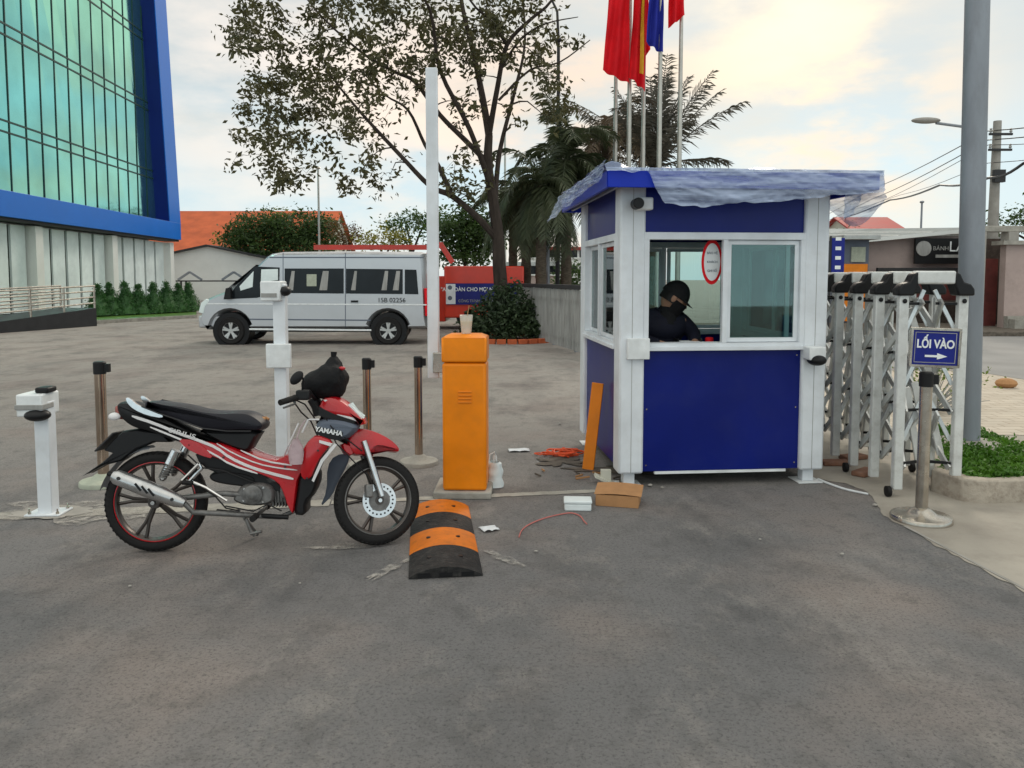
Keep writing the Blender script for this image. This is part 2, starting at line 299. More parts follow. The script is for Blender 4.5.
    def grid(s, nu, nv, fn):
        vs = [fn(i / nu, j / nv) for j in range(nv + 1) for i in range(nu + 1)]
        return s.add(vs, [(j*(nu+1)+i, j*(nu+1)+i+1, (j+1)*(nu+1)+i+1, (j+1)*(nu+1)+i) for j in range(nv) for i in range(nu)])
    def build(s, name, material, parent=None, bev=0.0, smooth=True, seg=2, sub=0, weld=True):
        me = bpy.data.meshes.new(name); me.from_pydata(s.v, [], s.f)
        bm = bmesh.new(); bm.from_mesh(me)
        if weld: bmesh.ops.remove_doubles(bm, verts=bm.verts, dist=1e-5); bmesh.ops.recalc_face_normals(bm, faces=bm.faces)
        bm.to_mesh(me); bm.free()
        me.materials.append(M[material] if isinstance(material, str) else material)
        if smooth:
            me.polygons.foreach_set('use_smooth', [True] * len(me.polygons)); me.set_sharp_from_angle(angle=R(38))
        o = bpy.data.objects.new(name, me); C.objects.link(o)
        if parent is not None: o.parent = parent
        if bev > 0:
            b = o.modifiers.new('bevel', 'BEVEL'); b.width = bev; b.segments = seg; b.limit_method = 'ANGLE'; b.angle_limit = R(35)
        if sub: q = o.modifiers.new('subsurf', 'SUBSURF'); q.levels = q.render_levels = sub
        return o
def text(name, body, size, material, parent, m, depth=0.002, stretch=1.0, bold=0.0):
    c = bpy.data.curves.new('lettering', 'FONT'); c.body = body; c.size = size; c.extrude = depth; c.align_x = 'CENTER'; c.align_y = 'CENTER'; c.offset = bold
    t = bpy.data.objects.new('lettering_source', c); C.objects.link(t)
    dg = bpy.context.evaluated_depsgraph_get(); me = bpy.data.meshes.new_from_object(t.evaluated_get(dg)); bpy.data.objects.remove(t); bpy.data.curves.remove(c)
    me.name = name; me.transform(m @ Matrix.Diagonal((stretch, 1, 1, 1))); me.materials.clear(); me.materials.append(M[material])
    o = bpy.data.objects.new(name, me); C.objects.link(o)
    if parent is not None: o.parent = parent
    return o
STAND = Matrix.Rotation(R(90), 4, 'X')                # lettering upright, facing -y
def tag(o, label, cat, group=None, kind=None):
    if label: o['label'] = label
    if cat: o['category'] = cat
    if group: o['group'] = group
    if kind: o['kind'] = kind
    return o
def struct(o, kind='structure'): o['kind'] = kind; return o
def empty(name, label, cat, loc=(0, 0, 0), rz=0.0, group=None, m=None):
    o = bpy.data.objects.new(name, None); C.objects.link(o); o.empty_display_size = 0.2
    if m is not None: o.matrix_world = m
    else: o.location = loc; o.rotation_euler = (0, 0, rz)
    return tag(o, label, cat, group)
def copy_tree(o, parent=None):
    c = o.copy(); C.objects.link(c); c.parent = parent
    for ch in list(o.children): copy_tree(ch, c)
    return c
# ================================================================ THE SETTING
def ground_material():
    m = bpy.data.materials.new('worn_asphalt'); m.use_nodes = True; t = m.node_tree; b = t.nodes['Principled BSDF']; n = t.nodes.new; l = t.links.new
    tcn = n('ShaderNodeTexCoord'); P_ = tcn.outputs['Object']
    def nz(scale, det, rg=0.6, st=None):
        x = n('ShaderNodeTexNoise'); x.inputs['Scale'].default_value = scale; x.inputs['Detail'].default_value = det; x.inputs['Roughness'].default_value = rg
        if st: q = n('ShaderNodeMapping'); q.inputs['Scale'].default_value = st; l(P_, q.inputs[0]); l(q.outputs[0], x.inputs[0])
        else: l(P_, x.inputs[0])
        return x.outputs[0]
    def rg(s_, a, b_, lo=0, hi=1):
        x = n('ShaderNodeMapRange'); l(s_, x.inputs[0]); x.inputs[1].default_value = a; x.inputs[2].default_value = b_; x.inputs[3].default_value = lo; x.inputs[4].default_value = hi; return x.outputs[0]
    def mx(f, a, b_):
        x = n('ShaderNodeMix'); x.data_type = 'RGBA'; l(f, x.inputs[0])
        for s_, v in ((6, a), (7, b_)):
            if hasattr(v, 'is_output'): l(v, x.inputs[s_])
            else: x.inputs[s_].default_value = (*v, 1)
        return x.outputs[2]
    sp = n('ShaderNodeSeparateXYZ'); l(P_, sp.inputs[0])
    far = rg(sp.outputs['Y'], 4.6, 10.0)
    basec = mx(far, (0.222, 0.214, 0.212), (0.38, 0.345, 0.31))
    c = mx(rg(nz(0.8, 4, .5), .48, .66, 0, .8), basec, (0.31, 0.262, 0.235))
    c = mx(rg(nz(1.1, 9, .72, (1, .6, 1)), .48, .66, 0, .55), c, (0.095, 0.092, 0.092))
    c = mx(rg(nz(2.1, 9, .78, (1, .6, 1)), .52, .68, 0, .7), c, (0.36, 0.33, 0.30))
    c = mx(rg(nz(5, 9, .8), .52, .72, 0, .7), c, (0.10, 0.095, 0.092))
    c = mx(rg(nz(55, 5, .9), .52, .60, 0, .62), c, (0.055, 0.053, 0.055))
    c = mx(rg(nz(40, 7, .9), .57, .68, 0, .6), c, (0.42, 0.40, 0.385))
    c = mx(rg(nz(19, 8, .9), .60, .66, 0, .75), c, (0.045, 0.043, 0.043))
    vo = n('ShaderNodeTexVoronoi'); vo.feature = 'DISTANCE_TO_EDGE'; vo.inputs['Scale'].default_value = 0.42
    ds = n('ShaderNodeVectorMath'); ds.operation = 'ADD'; l(P_, ds.inputs[0]); nn = n('ShaderNodeTexNoise'); nn.inputs['Scale'].default_value = 1.6; nn.inputs['Detail'].default_value = 6; l(P_, nn.inputs[0]); l(nn.outputs['Color'], ds.inputs[1]); l(ds.outputs[0], vo.inputs[0])
    ck = rg(vo.outputs['Distance'], 0.0, 0.003, .15, 0); c = mx(ck, c, (0.05, 0.047, 0.045))
    l(c, b.inputs['Base Color']); b.inputs['Roughness'].default_value = 0.85; b.inputs['Specular IOR Level'].default_value = 0.3
    h = n('ShaderNodeMath'); h.operation = 'ADD'; l(nz(110, 4, .7), h.inputs[0]); l(nz(14, 6, .7), h.inputs[1])
    bp = n('ShaderNodeBump'); bp.inputs['Strength'].default_value = .9; bp.inputs['Distance'].default_value = 0.018; l(h.outputs[0], bp.inputs['Height']); l(bp.outputs[0], b.inputs['Normal'])
    return m
M['ground'] = ground_material()
M['apron'] = mat('pale_concrete_apron', (0.37, 0.335, 0.285), 0.9, var=0.16, scale=1.1, bump=0.4, bscale=60, dirt=0.55, dirtcol=(0.22, 0.19, 0.16))
M['dust'] = mat('cement_dust', (0.34, 0.32, 0.29), 0.95, var=0.15, scale=6, bump=0.3)
M['road'] = mat('grey_road', (0.29, 0.28, 0.27), 0.9, var=0.12, scale=.8, bump=0.3)
def flat(name, pts, z, material):
    mb = MB(); mb.add([(p[0], p[1], z) for p in pts], [tuple(range(len(pts)))]); return mb.build(name, material, smooth=False)
struct(flat('ground', [(-400, -30), (400, -30), (400, 600), (-400, 600)], 0.0, 'ground'))
V_ = lambda *a: Vector(a)
# concrete apron at the right, with its ragged joint to the asphalt
ap = [G(*p) for p in ((815, 478), (848, 484), (872, 497), (884, 516), (930, 543), (975, 566), (1024, 592), (1300, 735))]
jag = []
for p, q in zip(ap, ap[1:]):
    for k in range(14):
        c = p.lerp(q, k / 14); a = .045 * noise.noise(V_(c.x * 3, c.y * 3, 1)) + .025 * noise.noise(V_(c.x * 13, c.y * 13, 2)); jag.append(V_(c.x + a, c.y + a * .8, 0))
ap = jag + [ap[-1]]
ap = [(p.x, p.y) for p in ap] + [(14, 2.0), (14, 8.6), (2.4, 12.5), (2.4, 9)]
struct(flat('concrete_apron', ap, 0.004, 'apron'))
a_, b_ = G(905, 527), G(1120, 640)
mb = MB(); mb.bar((a_.x, a_.y, 0.006), (b_.x, b_.y, 0.006), 0.02, 0.004, (0, 0, 1)); struct(mb.build('concrete_joint', 'dust', smooth=False))
# threshold strip across the entrance
def strip(name, pts, wd, z, material):
    mb = MB(); vs = []; n = 60
    P0, P1 = Vector(pts[0]), Vector(pts[1])
    for i in range(n + 1):
        p = P0.lerp(P1, i / n); d = (P1 - P0).normalized(); nr_ = Vector((-d.y, d.x, 0))
        a = wd * (0.5 + 0.16 * noise.noise(Vector((i * .45, 3, 1)))); b = wd * (0.5 + 0.16 * noise.noise(Vector((i * .45, 9, 4))))
        vs += [(p.x + nr_.x * a, p.y + nr_.y * a, z), (p.x - nr_.x * b, p.y - nr_.y * b, z)]
    mb.add(vs, [(2*i, 2*i+2, 2*i+3, 2*i+1) for i in range(n)]); return mb.build(name, material, smooth=False)
q0, q1, q2 = G(-60, 519), G(330, 503), G(606, 491)
struct(strip('threshold_strip', (q0, q1), 0.17, 0.004, 'concrete'))
struct(strip('threshold_strip', (q1 + Vector((.01, 0, 0)), q2), 0.09, 0.0045, 'concrete'))
def dusty(nm='thin_dust', cc=(0.40, 0.375, 0.34)):
    m = mat(nm, cc, 0.95, var=.12, scale=8); t = m.node_tree; o = t.nodes['Material Output']; p = t.nodes['Principled BSDF']
    tr = t.nodes.new('ShaderNodeBsdfTransparent'); nz = t.nodes.new('ShaderNodeTexNoise'); nz.inputs['Scale'].default_value = 11; nz.inputs['Detail'].default_value = 9; nz.inputs['Roughness'].default_value = .8
    tc_ = t.nodes.new('ShaderNodeTexCoord'); t.links.new(tc_.outputs['Object'], nz.inputs[0]); mr = t.nodes.new('ShaderNodeMapRange'); mr.inputs[1].default_value = .42; mr.inputs[2].default_value = .60; mr.inputs[4].default_value = .85; t.links.new(nz.outputs[0], mr.inputs[0])
    ms = t.nodes.new('ShaderNodeMixShader'); t.links.new(mr.outputs[0], ms.inputs[0]); t.links.new(tr.outputs[0], ms.inputs[1]); t.links.new(p.outputs[0], ms.inputs[2]); t.links.new(ms.outputs[0], o.inputs[0]); return m
M['thindust'] = dusty(); M['apronfade'] = dusty('faded_concrete_edge', (0.32, 0.29, 0.25))
def splat(name, px, py, rx, ry, z=0.0085, seed=1, n=48, jag=.45, material='dust', ang=0.0):
    c = G(px, py); vs = [(c.x, c.y, z)]
    for i in range(n):
        a = 2 * math.pi * i / n; k = 1 + jag * noise.noise(Vector((math.cos(a) * 2.2 + seed, math.sin(a) * 2.2, seed))) + .25 * jag * noise.noise(Vector((math.cos(a) * 9 + seed, math.sin(a) * 9, seed)))
        x, y = rx * k * math.cos(a), ry * k * math.sin(a)
        vs.append((c.x + x * math.cos(ang) - y * math.sin(ang), c.y + x * math.sin(ang) + y * math.cos(ang), z))
    return struct(MB().add(vs, [(0, i + 1, (i + 1) % n + 1) for i in range(n)]).build(name, material, smooth=False), 'structure')
splat('cement_patch', 52, 513, .26, .15, seed=3)
splat('cement_streak', 390, 570, .17, .035, seed=8, jag=.8, ang=R(60), material='thindust')
splat('cement_streak', 352, 547, .24, .05, seed=5, jag=.8, ang=R(10), z=.009, material='thindust')
splat('cement_streak', 505, 560, .20, .035, seed=9, jag=.8, ang=R(-48), material='thindust')
splat('cement_streak', 75, 512, .55, .22, seed=19, jag=.9, z=.0075, material='thindust')
splat('mud_stain', 640, 470, .55, .16, seed=12, jag=.5, material='soil', z=.0065)
splat('mud_stain', 560, 462, .22, .16, seed=15, jag=.9, material='soil', z=.0095)
# pavement of pale pavers beyond the grass bed, road, far verge
def paver_mat():
    m = mat('pale_pavers', (0.52, 0.46, 0.38), 0.85, var=0.1, scale=1.5, dirt=0.3, dirtcol=(0.36, 0.3, 0.24)); t = m.node_tree; b = t.nodes['Principled BSDF']
    br = t.nodes.new('ShaderNodeTexBrick'); br.inputs['Scale'].default_value = 1.6; br.inputs['Mortar Size'].default_value = 0.012; br.inputs['Color1'].default_value = (1, 1, 1, 1); br.inputs['Color2'].default_value = (.88, .86, .84, 1); br.inputs['Mortar'].default_value = (.6, .55, .5, 1)
    tcn = t.nodes.new('ShaderNodeTexCoord'); t.links.new(tcn.outputs['Object'], br.inputs[0])
    src = b.inputs['Base Color'].links[0].from_socket; mx = t.nodes.new('ShaderNodeMix'); mx.data_type = 'RGBA'; mx.blend_type = 'MULTIPLY'; mx.inputs[0].default_value = 1
    t.links.new(src, mx.inputs[6]); t.links.new(br.outputs[0], mx.inputs[7]); t.links.new(mx.outputs[2], b.inputs['Base Color']); return m
M['paver'] = paver_mat()
struct(flat('pavement', [(3.9, 8.1), (14, 7.2), (40, 5), (40, 11.0), (9, 13.4), (3.9, 13.9)], 0.008, 'paver'))
e1, e2 = G(955, 369), G(1024, 380)
struct(flat('road', [(3.0, 14.6), (e1.x, e1.y), (e2.x, e2.y), (40, 5.0), (60, 14), (60, 21), (3.0, 22.5)], 0.012, 'road'))
struct(MB().box(3, 40, 21.6, 26, 0, .14).build('far_verge', 'soil', bev=.02))
# kerbed grass bed at the right
kb = [G(*p, .17) for p in ((929, 424), (932, 470), (962, 479), (985, 481), (1024, 480), (1200, 476), (1200, 446), (1024, 446), (975, 428))]
kb = [(p.x, p.y) for p in kb]
def ringpoly(pts, off):
    n = len(pts); o = []
    c = Vector((sum(p[0] for p in pts) / n, sum(p[1] for p in pts) / n))
    for p in pts:
        v = Vector(p) - c; o.append(tuple(c + v * (1 - off / max(v.length, .3))))
    return o
mb = MB(); inner = ringpoly(kb, .15); n = len(kb)
mb.add([(x, y, 0) for x, y in kb] + [(x, y, .17) for x, y in kb] + [(x, y, .17) for x, y in inner] + [(x, y, .02) for x, y in inner],
       [(i, (i+1) % n, (i+1) % n + n, i + n) for i in range(n)] + [(i+n, (i+1) % n + n, (i+1) % n + 2*n, i + 2*n) for i in range(n)] + [(i+2*n, (i+1) % n + 2*n, (i+1) % n + 3*n, i + 3*n) for i in range(n)])
struct(mb.build('kerb', 'dirtykerb', bev=.02))
struct(flat('planting_bed', inner, .12, 'soil'))
def leaves(cents, size, n, spread, seed, droop=0.3, asp=2.2):
    rnd = random.Random(seed); v = []; f = []
    for c in cents:
        cx, cy, cz, sp = c if len(c) == 4 else (*c, spread)
        for _ in range(n):
            d = Vector((rnd.gauss(0, 1), rnd.gauss(0, 1), rnd.gauss(0, .8))) * (sp * .55); p = Vector((cx, cy, cz)) + d
            ax = Vector((rnd.gauss(0, 1), rnd.gauss(0, 1), rnd.gauss(-droop, .7))).normalized(); s_ = size * rnd.uniform(.6, 1.3)
            nb = ax.cross(Vector((rnd.gauss(0, 1), rnd.gauss(0, 1), rnd.gauss(0, 1)))).normalized() * (s_ / asp); ax = ax * s_
            k = len(v); cup = ax.cross(nb).normalized() * s_ * .12
            v += [p, p + ax * .45 + nb * .5 + cup, p + ax, p + ax * .45 - nb * .5 + cup]; f.append((k, k+1, k+2, k+3))
    mb = MB(); mb.v = [tuple(q) for q in v]; mb.f = f; return mb
rnd = random.Random(5)
def inpoly(x, y, P_):
    r_ = False; j = len(P_) - 1
    for i in range(len(P_)):
        if (P_[i][1] > y) != (P_[j][1] > y) and x < (P_[j][0] - P_[i][0]) * (y - P_[i][1]) / (P_[j][1] - P_[i][1]) + P_[i][0]: r_ = not r_
        j = i
    return r_
cs = []
while len(cs) < 2800:
    x, y = rnd.uniform(3.2, 9.5), rnd.uniform(5, 9)
    if inpoly(x, y, inner): cs.append((x, y, .14 + rnd.random() * .035 + .03 * noise.noise(Vector((x * 3, y * 3, 0)))))
tag(leaves(cs, .042, 11, .05, 3, droop=-.3).build('ground_cover', 'grass', weld=False), 'short bright green ground cover filling the kerbed bed', 'grass', kind='stuff')
# lawn in front of the office building
l0, l1, l2, l3 = G(96, 324), G(196, 318), G(197, 311), G(60, 314)
struct(flat('lawn', [(l0.x, l0.y), (l1.x, l1.y), (l2.x, l2.y), (-21.5, 46), (-21.5, 26), (-17.6, 26)], .09, 'grass'))
mb = MB(); mb.bar((l0.x, l0.y, .06), (l1.x, l1.y, .06), .14, .14, (0, 0, 1)); mb.bar((l0.x, l0.y, .06), (-17.9, 25.8, .06), .14, .14, (0, 0, 1)); struct(mb.build('kerb', 'concrete'))
# ================================================================ OFFICE BUILDING (left)
A, B = G(0, 217, 4.2), G(176, 240, 4.2)
dv = (A - B); dv.z = 0; LEN = dv.length; ang = math.atan2(dv.y, dv.x)
Fo = Frame(Vector((B.x, B.y, 0)), ang)               # x runs from the far corner towards the viewer, y points out of the wall
ob = empty('office_building', 'tall office building with teal mirror glass inside a bright blue frame', 'building', m=Fo.m)
TOT = LEN + 14
MB().box(2.6, TOT, -16, -.75, .0, 27).build('wall', 'bwhite', ob)
mb = MB(); mb.box(0, TOT, -.7, .35, 4.2, 5.3).prism([(0, 5.3), (1.9, 5.3), (4.0, 26), (2.1, 26)], -.7, .35).box(2.1, TOT, -.7, .35, 26, 27.5)
mb.build('blue_frame', 'brightblue', ob, bev=.02)
MB().prism([(1.901, 5.301), (1.96, 5.301), (4.06, 25.99), (4.001, 25.99)], -.69, .30).build('frame_reveal', 'deepblue', ob)
MB().box(0.02, TOT, -.72, .2, 4.08, 4.198).build('soffit', 'dark', ob)
fl = [(5.3, 7.95), (8.5, 12.15), (12.7, 16.35), (16.9, 20.55), (21.1, 25.99)]
pw = 1.32
npan = 16
for k in range(npan):
    x0 = 1.97 + k * pw; x1 = x0 + pw - .05
    for j, (z0, z1) in enumerate(fl[:4] if k > 9 else fl[:5]):
        g = MB(); tl = (rnd.uniform(-.006, .006), rnd.uniform(-.006, .006))
        g.add([(x0, -.50 + tl[0], z0 + .02), (x1, -.50 - tl[0], z0 + .02), (x1, -.50 + tl[1], z1), (x0, -.50 - tl[1], z1)], [(0, 1, 2, 3)])
        if j < 4: g.add([(x0, -.50, z1 + .08), (x1, -.50, z1 + .08), (x1, -.50, z1 + .5), (x0, -.50, z1 + .5)], [(0, 1, 2, 3)])
        g.build('glass_panel', 'tealglass', ob, smooth=False)
xe = 1.97 + npan * pw
rest = MB().box(xe + .05, TOT, -.60, -.5, 5.3, 26); rest.build('glass_wall', 'tealglass', ob, smooth=False)
fr = MB(); fr.box(1.97, TOT, -.62, -.53, 5.3, 25.99)
for k in range(0, int((TOT - 2) / pw) + 1): fr.box(1.97 + k * pw - .055, 1.97 + k * pw, -.53, -.465, 5.3, 25.99)
for z0, z1 in fl[:4]: fr.box(1.97, TOT, -.525, -.47, z1 - .0, z1 + .08).box(1.97, TOT, -.525, -.47, z1 + .48, z1 + .56)
fr.build('mullion', 'mullion', ob, smooth=False)
MB().box(1.9, TOT, -.745, -.66, 0, 4.0).build('backing_wall', 'dark', ob)
def colat(px): return Fo.at(px, 270, -.3)[0]
cols = [colat(175) - .2, colat(114), colat(39), colat(39) + 7.5, colat(39) + 15]
cols[0] = .3
for cx_ in cols: MB().box(cx_, cx_ + .62, -.66, -.05, 0, 4.01).build('column', 'bwhite', ob, bev=.01)
for ci in range(len(cols) - 1):
    s0, s1 = cols[ci] + .62, cols[ci + 1]; k = 5; wd = (s1 - s0) / k
    for i in range(k): MB().box(s0 + i * wd + .13, s0 + (i + 1) * wd - .13, -.55 + .012 * (i % 2), -.45, .1, 4.0).build('window_panel', 'paleglass', ob, smooth=False)
# access ramp with railings
r0, r1 = G(97, 326), G(-90, 340)
rd = Vector((r1.x - r0.x, r1.y - r0.y, 0)); rl = rd.length; Fr = Frame(Vector((r0.x, r0.y, 0)), math.atan2(rd.y, rd.x))
rp = empty('access_ramp', 'low dark ramp with rows of steel handrails beside the office building', 'ramp', m=Fr.m)
mb = MB(); mb.prism([(0, 0), (rl, 0), (rl, .18), (rl * .5, .38), (0, .62)], 0, -1.6); mb.build('ramp_body', 'dark', rp)
rb = MB()
for yy in (-.04, -1.5):
    for k, (za, zb) in enumerate(((.80, .50), (1.0, .75), (1.2, 1.0), (1.38, 1.2))):
        rb.tube([(0, yy, za), (rl * .5, yy, (za + zb) / 2 - .02), (rl, yy, zb)], .03, 6)
    for i in range(6): rb.tube([(rl * i / 5 + .03, yy, .15), (rl * i / 5 + .03, yy, 1.38 - .18 * i / 5)], .035, 6)
rb.build('railing', 'steel', rp)
# clipped cone shrubs
def cone_shrub(i, p, h, rr, lab):
    r_ = random.Random(50 + i); t = empty('cone_shrub', lab, 'shrub', (p.x, p.y, .09), group='clipped cone shrubs along the lawn')
    MB().tube([(0, 0, 0), (0, 0, h * .5)], [.05, .03], 6).build('trunk', 'bark', t)
    cs = []
    for _ in range(260):
        z = r_.random() ** 1.3; a = r_.random() * 6.283; q = rr * ((1 - z) ** 1.0) * r_.uniform(.75, 1.0) + .03; cs.append((q * math.cos(a), q * math.sin(a), .06 + z * h))
    core = MB().lathe([(rr * .8, .05), (rr * .6, h * .3), (rr * .25, h * .7), (.02, h * .93)], n=12)
    lm = leaves(cs, .08, 9, .07, i, droop=-.3); core.add(lm.v, lm.f); core.build('crown', 'cone', t, weld=False, smooth=False)
sp = [99, 110, 125, 139, 154, 167, 179, 189]
words = ['half hidden behind the ramp end, leftmost of the row', 'second from the ramp end', 'third from the ramp end', 'fourth from the ramp end', 'fourth from the van end of the row', 'third from the van end of the row', 'second from the van end of the row', 'nearest the silver van, rightmost of the row']
for i, x in enumerate(sp): cone_shrub(i, G(x, 318.5 - i * .72), 1.22 + .05 * (i % 3), .60, 'clipped green cone shrub ' + words[i])
# ================================================================ BUILDINGS AT THE BACK
def house(name, lab, x0, x1, y0, y1, zw, zr, wallm, roofm, ridge='x', over=.4, cat='house', extras=None):
    t = empty(name, lab, cat, ((x0 + x1) / 2, y0, 0)); W_, D_ = (x1 - x0) / 2, y1 - y0
    w_ = MB()
    if ridge == 'x':
        w_.box(-W_, W_, 0, D_, 0, zw); r_ = MB()
        for a, b in (((-W_ - over), (W_ + over)),):
            r_.add([(a, -over, zw - .1), (b, -over, zw - .1), (b, D_ / 2, zr), (a, D_ / 2, zr), (b, D_ + over, zw - .1), (a, D_ + over, zw - .1), (a, -over, zw - .22), (b, -over, zw - .22), (b, D_ / 2, zr - .12), (a, D_ / 2, zr - .12), (b, D_ + over, zw - .22), (a, D_ + over, zw - .22)],
                   [(0, 1, 2, 3), (3, 2, 4, 5), (6, 9, 8, 7), (9, 11, 10, 8), (0, 6, 7, 1), (5, 4, 10, 11), (0, 3, 9, 6), (3, 5, 11, 9), (1, 7, 8, 2), (2, 8, 10, 4)])
        w_.add([(-W_, D_*.02, zw), (-W_, D_*.98, zw), (-W_, D_ / 2, zr - .15)], [(0, 1, 2)]); w_.add([(W_, D_*.02, zw), (W_, D_*.98, zw), (W_, D_ / 2, zr - .15)], [(0, 1, 2)])
    else:
        w_.prism([(-W_, 0), (W_, 0), (W_, zw), (0, zr - .15), (-W_, zw)], 0, D_); r_ = MB()
        sl = (zr - zw) / W_
        r_.prism([(-W_ - over, zw - sl * over), (0, zr), (W_ + over, zw - sl * over), (W_ + over, zw - sl * over - .14), (0, zr - .14), (-W_ - over, zw - sl * over - .14)], -over, D_ + over)
    w_.build('wall', wallm, t, smooth=False); r_.build('roof', roofm, t, smooth=False)
    return t
Y = 84.0; q0, q1 = P(120, 211, Y), P(338, 211, Y)
big = house('tiled_house', 'long building with an orange red tiled roof behind the white gabled shed', q0.x - 2, q1.x, 76, 92, 4.2, q0.z, 'cream', 'rtile')
Y = 57.0; q0, q1, qp = P(140, 255, Y), P(272, 257, Y), P(207, 246, Y)
shed = house('gabled_shed', 'white gable-ended shed with a thin dark roof edge behind the van', q0.x, q1.x + .3, Y, 70, P(272, 259, Y).z, qp.z + .1, 'bwhite', 'dark', ridge='y', over=.35, cat='shed')
# low black entrance rails with two small roof trusses
Y = 53.0; t = empty('canopy_frame', 'black pipe canopy frame with two small roof trusses against the white shed', 'canopy', (P(205, 281, Y).x, Y, 0))
ox = t.location.x; z_ = P(205, 281, Y).z; xl, xr = P(176, 281, Y).x - ox, P(240, 281, Y).x - ox
mb = MB(); mb.bar((xl, 0, z_), (xr, 0, z_), .09, .09); [mb.bar((P(px, 281, Y).x - ox, 0, 0), (P(px, 281, Y).x - ox, 0, z_), .1, .1, (1, 0, 0)) for px in (181, 186, 236)]
mb.build('rail', 'dark', t)
for a, b in ((178, 202), (222, 246)):
    x0, x1 = P(a, 281, Y).x - ox, P(b, 281, Y).x - ox; zt = P(a, 272, Y).z; mb = MB()
    mb.bar((x0, 0, z_ + .08), ((x0 + x1) / 2, 0, zt), .14, .12); mb.bar(((x0 + x1) / 2, 0, zt), (x1, 0, z_ + .08), .14, .12); mb.build('truss', 'pole', t)
# pale block far behind the palms
def block(name, lab, px0, px1, pyt, Y, dep, wallm, rows, ncol, roofm='crimson', winm='tint'):
    a, b = P(px0, pyt, Y), P(px1, pyt, Y); t = empty(name, lab, 'building', ((a.x + b.x) / 2, Y, 0)); W_ = (b.x - a.x) / 2; z = a.z
    MB().box(-W_, W_, 0, dep, 0, z - .3).build('wall', wallm, t); MB().box(-W_ - .3, W_ + .3, -.3, dep, z - .298, z).build('roof', roofm, t)
    for r_ in range(rows):
        for c_ in range(ncol):
            x = -W_ + (c_ + .5) * 2 * W_ / ncol; zz = z * (r_ + .35) / rows; wf = MB().box(x - .7, x + .7, -.06, .05, zz, zz + z / rows * .45).build('window', winm, t)
            MB().box(x - .8, x + .8, -.14, -.002, zz - .12, zz - .003).build('sill', 'bwhite', wf)
    return t
block('apartment_block', 'pale distant block with dull red roof edge seen between the palm trunks', 528, 612, 247, 75, 12, 'bwhite', 3, 5)
block('grey_house', 'low grey house behind the slatted fence beside the booth', 500, 556, 262, 60, 10, 'pink', 2, 3, 'tin')
# ================================================================ RIGHT SIDE ACROSS THE ROAD
Y = 27.0
def X_(px, Y=Y): return P(px, 278, Y).x
def Z_(py, Y=Y): return P(900, py, Y).z
t = empty('shop_row', 'low faded pink shop with a dark lettered signboard across the road', 'shop', (X_(930), Y, 0)); ox = t.location.x
MB().box(X_(868) - ox, X_(958) - ox, 0, 8, 0, Z_(236)).build('wall', 'pink', t)
mb = MB(); xa, xb = X_(858) - ox, X_(972) - ox; za, zb = Z_(240), Z_(229)
n = 90
mb.grid(n, 1, lambda u, v: (xa + (xb - xa) * u, -.5 + v * 8.6, za + (zb - za) * u + .5 * v + .03 * (1 if int(u * n) % 2 else -1))); mb.build('roof', 'tin', t, smooth=False)
MB().bar((xa, -.52, za - .04), (xb, -.52, zb - .04), .12, .06).build('fascia', 'bwhite', t)
sg = MB().box(X_(908) - ox, X_(966) - ox, -.42, -.32, Z_(264), Z_(239)).build('signboard', 'black', t)
Dm = lambda x, z, y: Matrix.Translation((x, y, z)) @ STAND
MB().lathe([(.26, -.45), (.26, -.421)], c=(X_(916) - ox, 0, Z_(249)), n=20, axis='y').build('emblem', 'slat', sg)
text('lettering', 'LÀ', .5, 'signwhite', sg, Dm(X_(949) - ox, Z_(247.5), -.43))
text('lettering', 'BÁNH', .20, 'slat', sg, Dm(X_(933) - ox, Z_(249), -.43))
MB().box(X_(928) - ox, X_(962) - ox, -.435, -.422, Z_(258), Z_(255)).build('stripe', 'slat', sg)
MB().box(X_(870) - ox, X_(966) - ox, -.55, -.43, Z_(272), Z_(268)).build('awning_beam', 'dark', t); MB().box(X_(871) - ox, X_(966) - ox, -.95, -.03, .14, Z_(300)).build('stall_counter', 'dirtybrown', t, bev=.02); MB().box(X_(872) - ox, X_(966) - ox, -.4, -.02, Z_(299), Z_(273)).build('dark_frontage', 'dirtybrown', t)
dk = MB().box(X_(905) - ox, X_(962) - ox, -.5, -.02, .1, Z_(272)).build('shutter', 'crimdark', t)
for px in (880, 893): MB().box(X_(px) - ox, X_(px + 8) - ox, -.06, -.003, .2, Z_(268)).build('door', 'cream', t)
t = empty('green_kiosk', 'small kiosk with pale green shutters and orange base left of the pink shop', 'kiosk', (X_(852), Y - 1, 0)); ox = t.location.x
MB().box(X_(838, 26) - ox, X_(868, 26) - ox, 0, 5, 0, Z_(238, 26)).build('wall', 'slate', t); MB().box(X_(835, 26) - ox, X_(871, 26) - ox, -.6, 5.2, Z_(240, 26), Z_(236, 26)).build('roof', 'tin', t)
MB().box(X_(850, 26) - ox, X_(864, 26) - ox, -.06, -.003, Z_(262, 26), Z_(247, 26)).build('shutter', 'lightgreen', t); MB().box(X_(842, 26) - ox, X_(866, 26) - ox, -.1, -.003, .2, Z_(264, 26)).build('base_panel', 'orangew', t)
t = empty('street_banner', 'narrow blue and white upright banner beside the booth post', 'banner', (X_(838.5, 22), 22, 0))
MB().tube([(-.25, 0, 0), (-.25, 0, Z_(236, 22))], .03, 6).build('pole', 'dark', t); bb = MB().box(-.22, .14, -.02, .02, Z_(275, 22), Z_(238, 22)).build('panel', 'signblue', t)
for k in range(4): MB().box(-.12, .04, -.026, -.021, 1.9 + k * .27, 2.0 + k * .27).build('mark', 'signwhite', bb)
